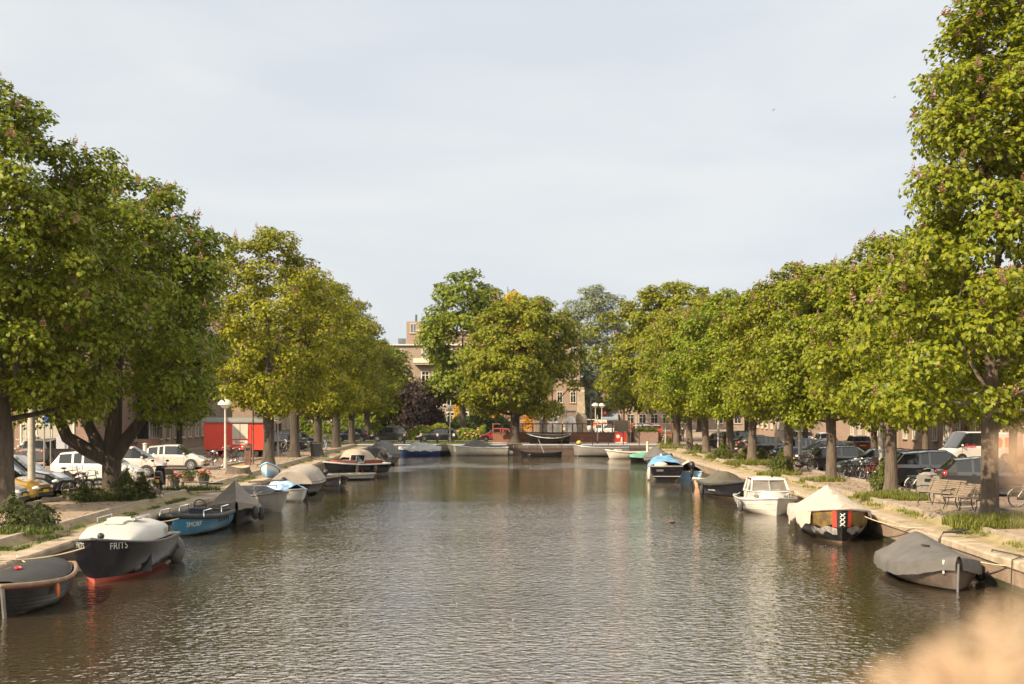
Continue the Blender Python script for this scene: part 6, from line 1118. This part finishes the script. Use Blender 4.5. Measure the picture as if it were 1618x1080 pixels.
for px, py, rx, ry, n, h in ((1563, 832, 1.5, .9, 2600, .5), (1520, 828, .8, .6, 900, .5), (1407, 786, 1.9, .8, 2600, .42), (1440, 790, .9, .5, 700, .35), (1300, 760, 1.5, .8, 1500, .35), (1232, 750, 1.6, .8, 1500, .40), (1188, 734, 2.2, .9, 2000, .55), (1140, 724, 1.6, .8, 1200, .5), (1156, 732, .8, .5, 400, .3), (1100, 716, 1.2, .8, 700, .4), (1060, 708, 1.6, .9, 700, .5), (1062, 704, 2, .9, 700, .4), (1610, 828, 1.2, .7, 1300, .55)): x, y, z = G(px, py); sp.append((x, y, z, rx*.8, ry, int(n*.8), h*.9))
for i in range(90): yy = rnd.uniform(33, 125); sp.append((lerp_wall(RW, yy)+rnd.uniform(.5, 1.9), yy, ZS-.08, rnd.uniform(.15, .6), rnd.uniform(.3, 1.2), rnd.randint(30, 110), rnd.uniform(.07, .2)))
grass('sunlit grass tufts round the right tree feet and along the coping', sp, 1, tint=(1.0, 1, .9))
sp = []
for i in range(60): yy = rnd.uniform(31, 62); sp.append((lerp_wall(LW, yy)-rnd.uniform(.55, 1.2), yy, ZC+.02, rnd.uniform(.1, .22), rnd.uniform(.3, 1.0), rnd.randint(60, 180), rnd.uniform(.06, .18)))
for i in range(20): yy = rnd.uniform(62, 130); sp.append((lerp_wall(LW, yy)-rnd.uniform(.5, 1.4), yy, ZC+.05, .3, .8, 80, .18))
for px, py, rx, ry, n, h in ((172, 790, 1.6, .9, 1400, .4), (20, 842, 1.2, .6, 900, .28), (70, 836, .6, .4, 300, .22), (300, 774, 1.4, .3, 700, .3)): x, y, z = G(px, py); sp.append((x, y, z, rx, ry, n, h))
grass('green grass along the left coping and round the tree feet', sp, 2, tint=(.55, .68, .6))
sp = [(rnd.uniform(-40, -3), rnd.uniform(149.6, 155), ZS, 1.2, .6, 160, .22) for i in range(60)]; grass('grass blades on the narrow lawn behind the far quay wall', sp, 3, wd=.03)
def plume(label, x, y, H_, seed, n=260, spread=.07, lenp=.35, lean=(0, 0), sw=1):
    """feathery dry grass head growing from the planter on the bridge parapet"""
    rng = np.random.default_rng(seed); z0 = 3.86; t = thing('dry_grass_plume', label, 'dry grass', (x, y, z0), group='dry grass on the bridge parapet')
    MB().tube([(0, 0, 0), (lean[0]*.3, lean[1]*.3, (H_-z0)*.6), (lean[0], lean[1], H_-z0)], [.004*sw, .003*sw, .002*sw], 5).build('stem', M('rope'), t)
    u = rng.random(n); a = rng.uniform(0, 6.28, n); c = np.stack([lean[0]*(1-.3*(1-u)), lean[1]*(1-.3*(1-u)), H_-z0-lenp*(1-u)], 1); d = np.stack([np.cos(a), np.sin(a), np.full(n, .9)], 1); L_ = spread*np.sin(np.clip(u*.9+.08, 0, 1)*math.pi)[:, None]*(.6+.7*rng.random((n, 1))); w_ = np.cross(unit(d), unit(rng.normal(size=(n, 3))))*.0009
    tip = c+d*L_; tip[:, 2] -= L_[:, 0]*.5
    link('seed_head', mesh_np('seed_head', np.stack([c-w_, c+w_, tip+w_*1.2, tip-w_*1.2], 1).reshape(-1, 3), 4, [DRY]), t)
def litter(name, label, n, xr, yr, z, size, mats_, seed, wall=None):
    rg = np.random.default_rng(seed); x = rg.uniform(*xr, n); y = rg.uniform(*yr, n)
    if wall is not None: x = np.array([lerp_wall(wall, q) for q in y])+x
    P = np.stack([x, y, np.full(n, z)+rg.uniform(.004, .02, n)], 1); N = unit(np.stack([rg.normal(size=n)*.25, rg.normal(size=n)*.25, np.ones(n)], 1))
    o = link(name, mesh_np(name, leaves(P, N, size*(.5+rg.random(n)), rg, 1, .05, .35), 4, [mats_])); tag(o, label, name.replace('_', ' '), None, 'stuff')
litter('fallen_leaves', 'dry brown leaves and blossom litter scattered on the right quay', 4200, (1.35, 9), (34, 130), ZS, .11, leafmat('litter_leaf', (.06, .035, .02), (.15, .09, .045), (.30, .20, .12), .1), 8, RW)
litter('fallen_leaves', 'dry brown leaves scattered on the left quay', 3200, (-8, -1.35), (32, 130), ZS, .11, bpy.data.materials['litter_leaf'], 9, LW)
litter('floating_petals', 'pale petals and specks floating on the canal', 150, (-11, 11.5), (28, 75), 0, .032, leafmat('petal', (.3, .26, .2), (.45, .4, .32), (.5, .46, .4), .1), 10)
PL = thing('planter_box', 'long planter box with dry grasses on the bridge parapet', 'planter', (.42, 1.22, 3.72)); MB().box((0, 0, 0), (1.0, .2, .26)).build('box', M('wood_dark'), PL); MB().box((0, 0, .13), (.9, .14, .03)).build('soil', M('dirt'), PL)
def gpx(x, y, Y): return ((x-CX)*Y/FPX, zat(y, Y))
k = 0
for px, py, Y, lb in ((1632, 682, 1.12, 'single tall dry grass head reaching up at the right edge'), (1622, 945, 1.15, 'dry grass head in the lower right corner, tallest of the clump'), (1577, 960, 1.2, 'dry grass head left of the tallest one in the clump'), (1522, 1002, 1.16, 'dry grass head in the middle of the lower clump'), (1472, 1027, 1.2, 'dry grass head left of the middle of the lower clump'), (1407, 1054, 1.16, 'leftmost dry grass head of the lower clump'), (1597, 1000, 1.1, 'dry grass head below the tallest one in the clump'), (1542, 1042, 1.1, 'lowest dry grass head in the middle of the clump'), (1634, 990, 1.2, 'dry grass head at the far right of the lower clump')):
    x, zt2 = gpx(px, py, Y); k += 1; plume(lb, x-.01, Y+.02, zt2, 100+k, 240 if k > 1 else 130, .08 if k > 1 else .022, .26 if k > 1 else .045, (.01, 0), 1 if k > 1 else .3)
hz = bpy.data.materials.new('haze_air'); hz.use_nodes = True; ht = hz.node_tree; ht.nodes.clear(); hv = ht.nodes.new('ShaderNodeVolumePrincipled'); ho_ = ht.nodes.new('ShaderNodeOutputMaterial')
hv.inputs['Color'].default_value = (1, .96, .90, 1); hv.inputs['Density'].default_value = 0.00006; hv.inputs['Anisotropy'].default_value = .2; ht.links.new(hv.outputs[0], ho_.inputs['Volume'])
hb = MB().box((0, 250, 14.5), (1800, 900, 35)).build('haze', hz); tag(hb, 'thin warm haze over the canal', None, None, 'stuff')
print('objects', len(S.objects))
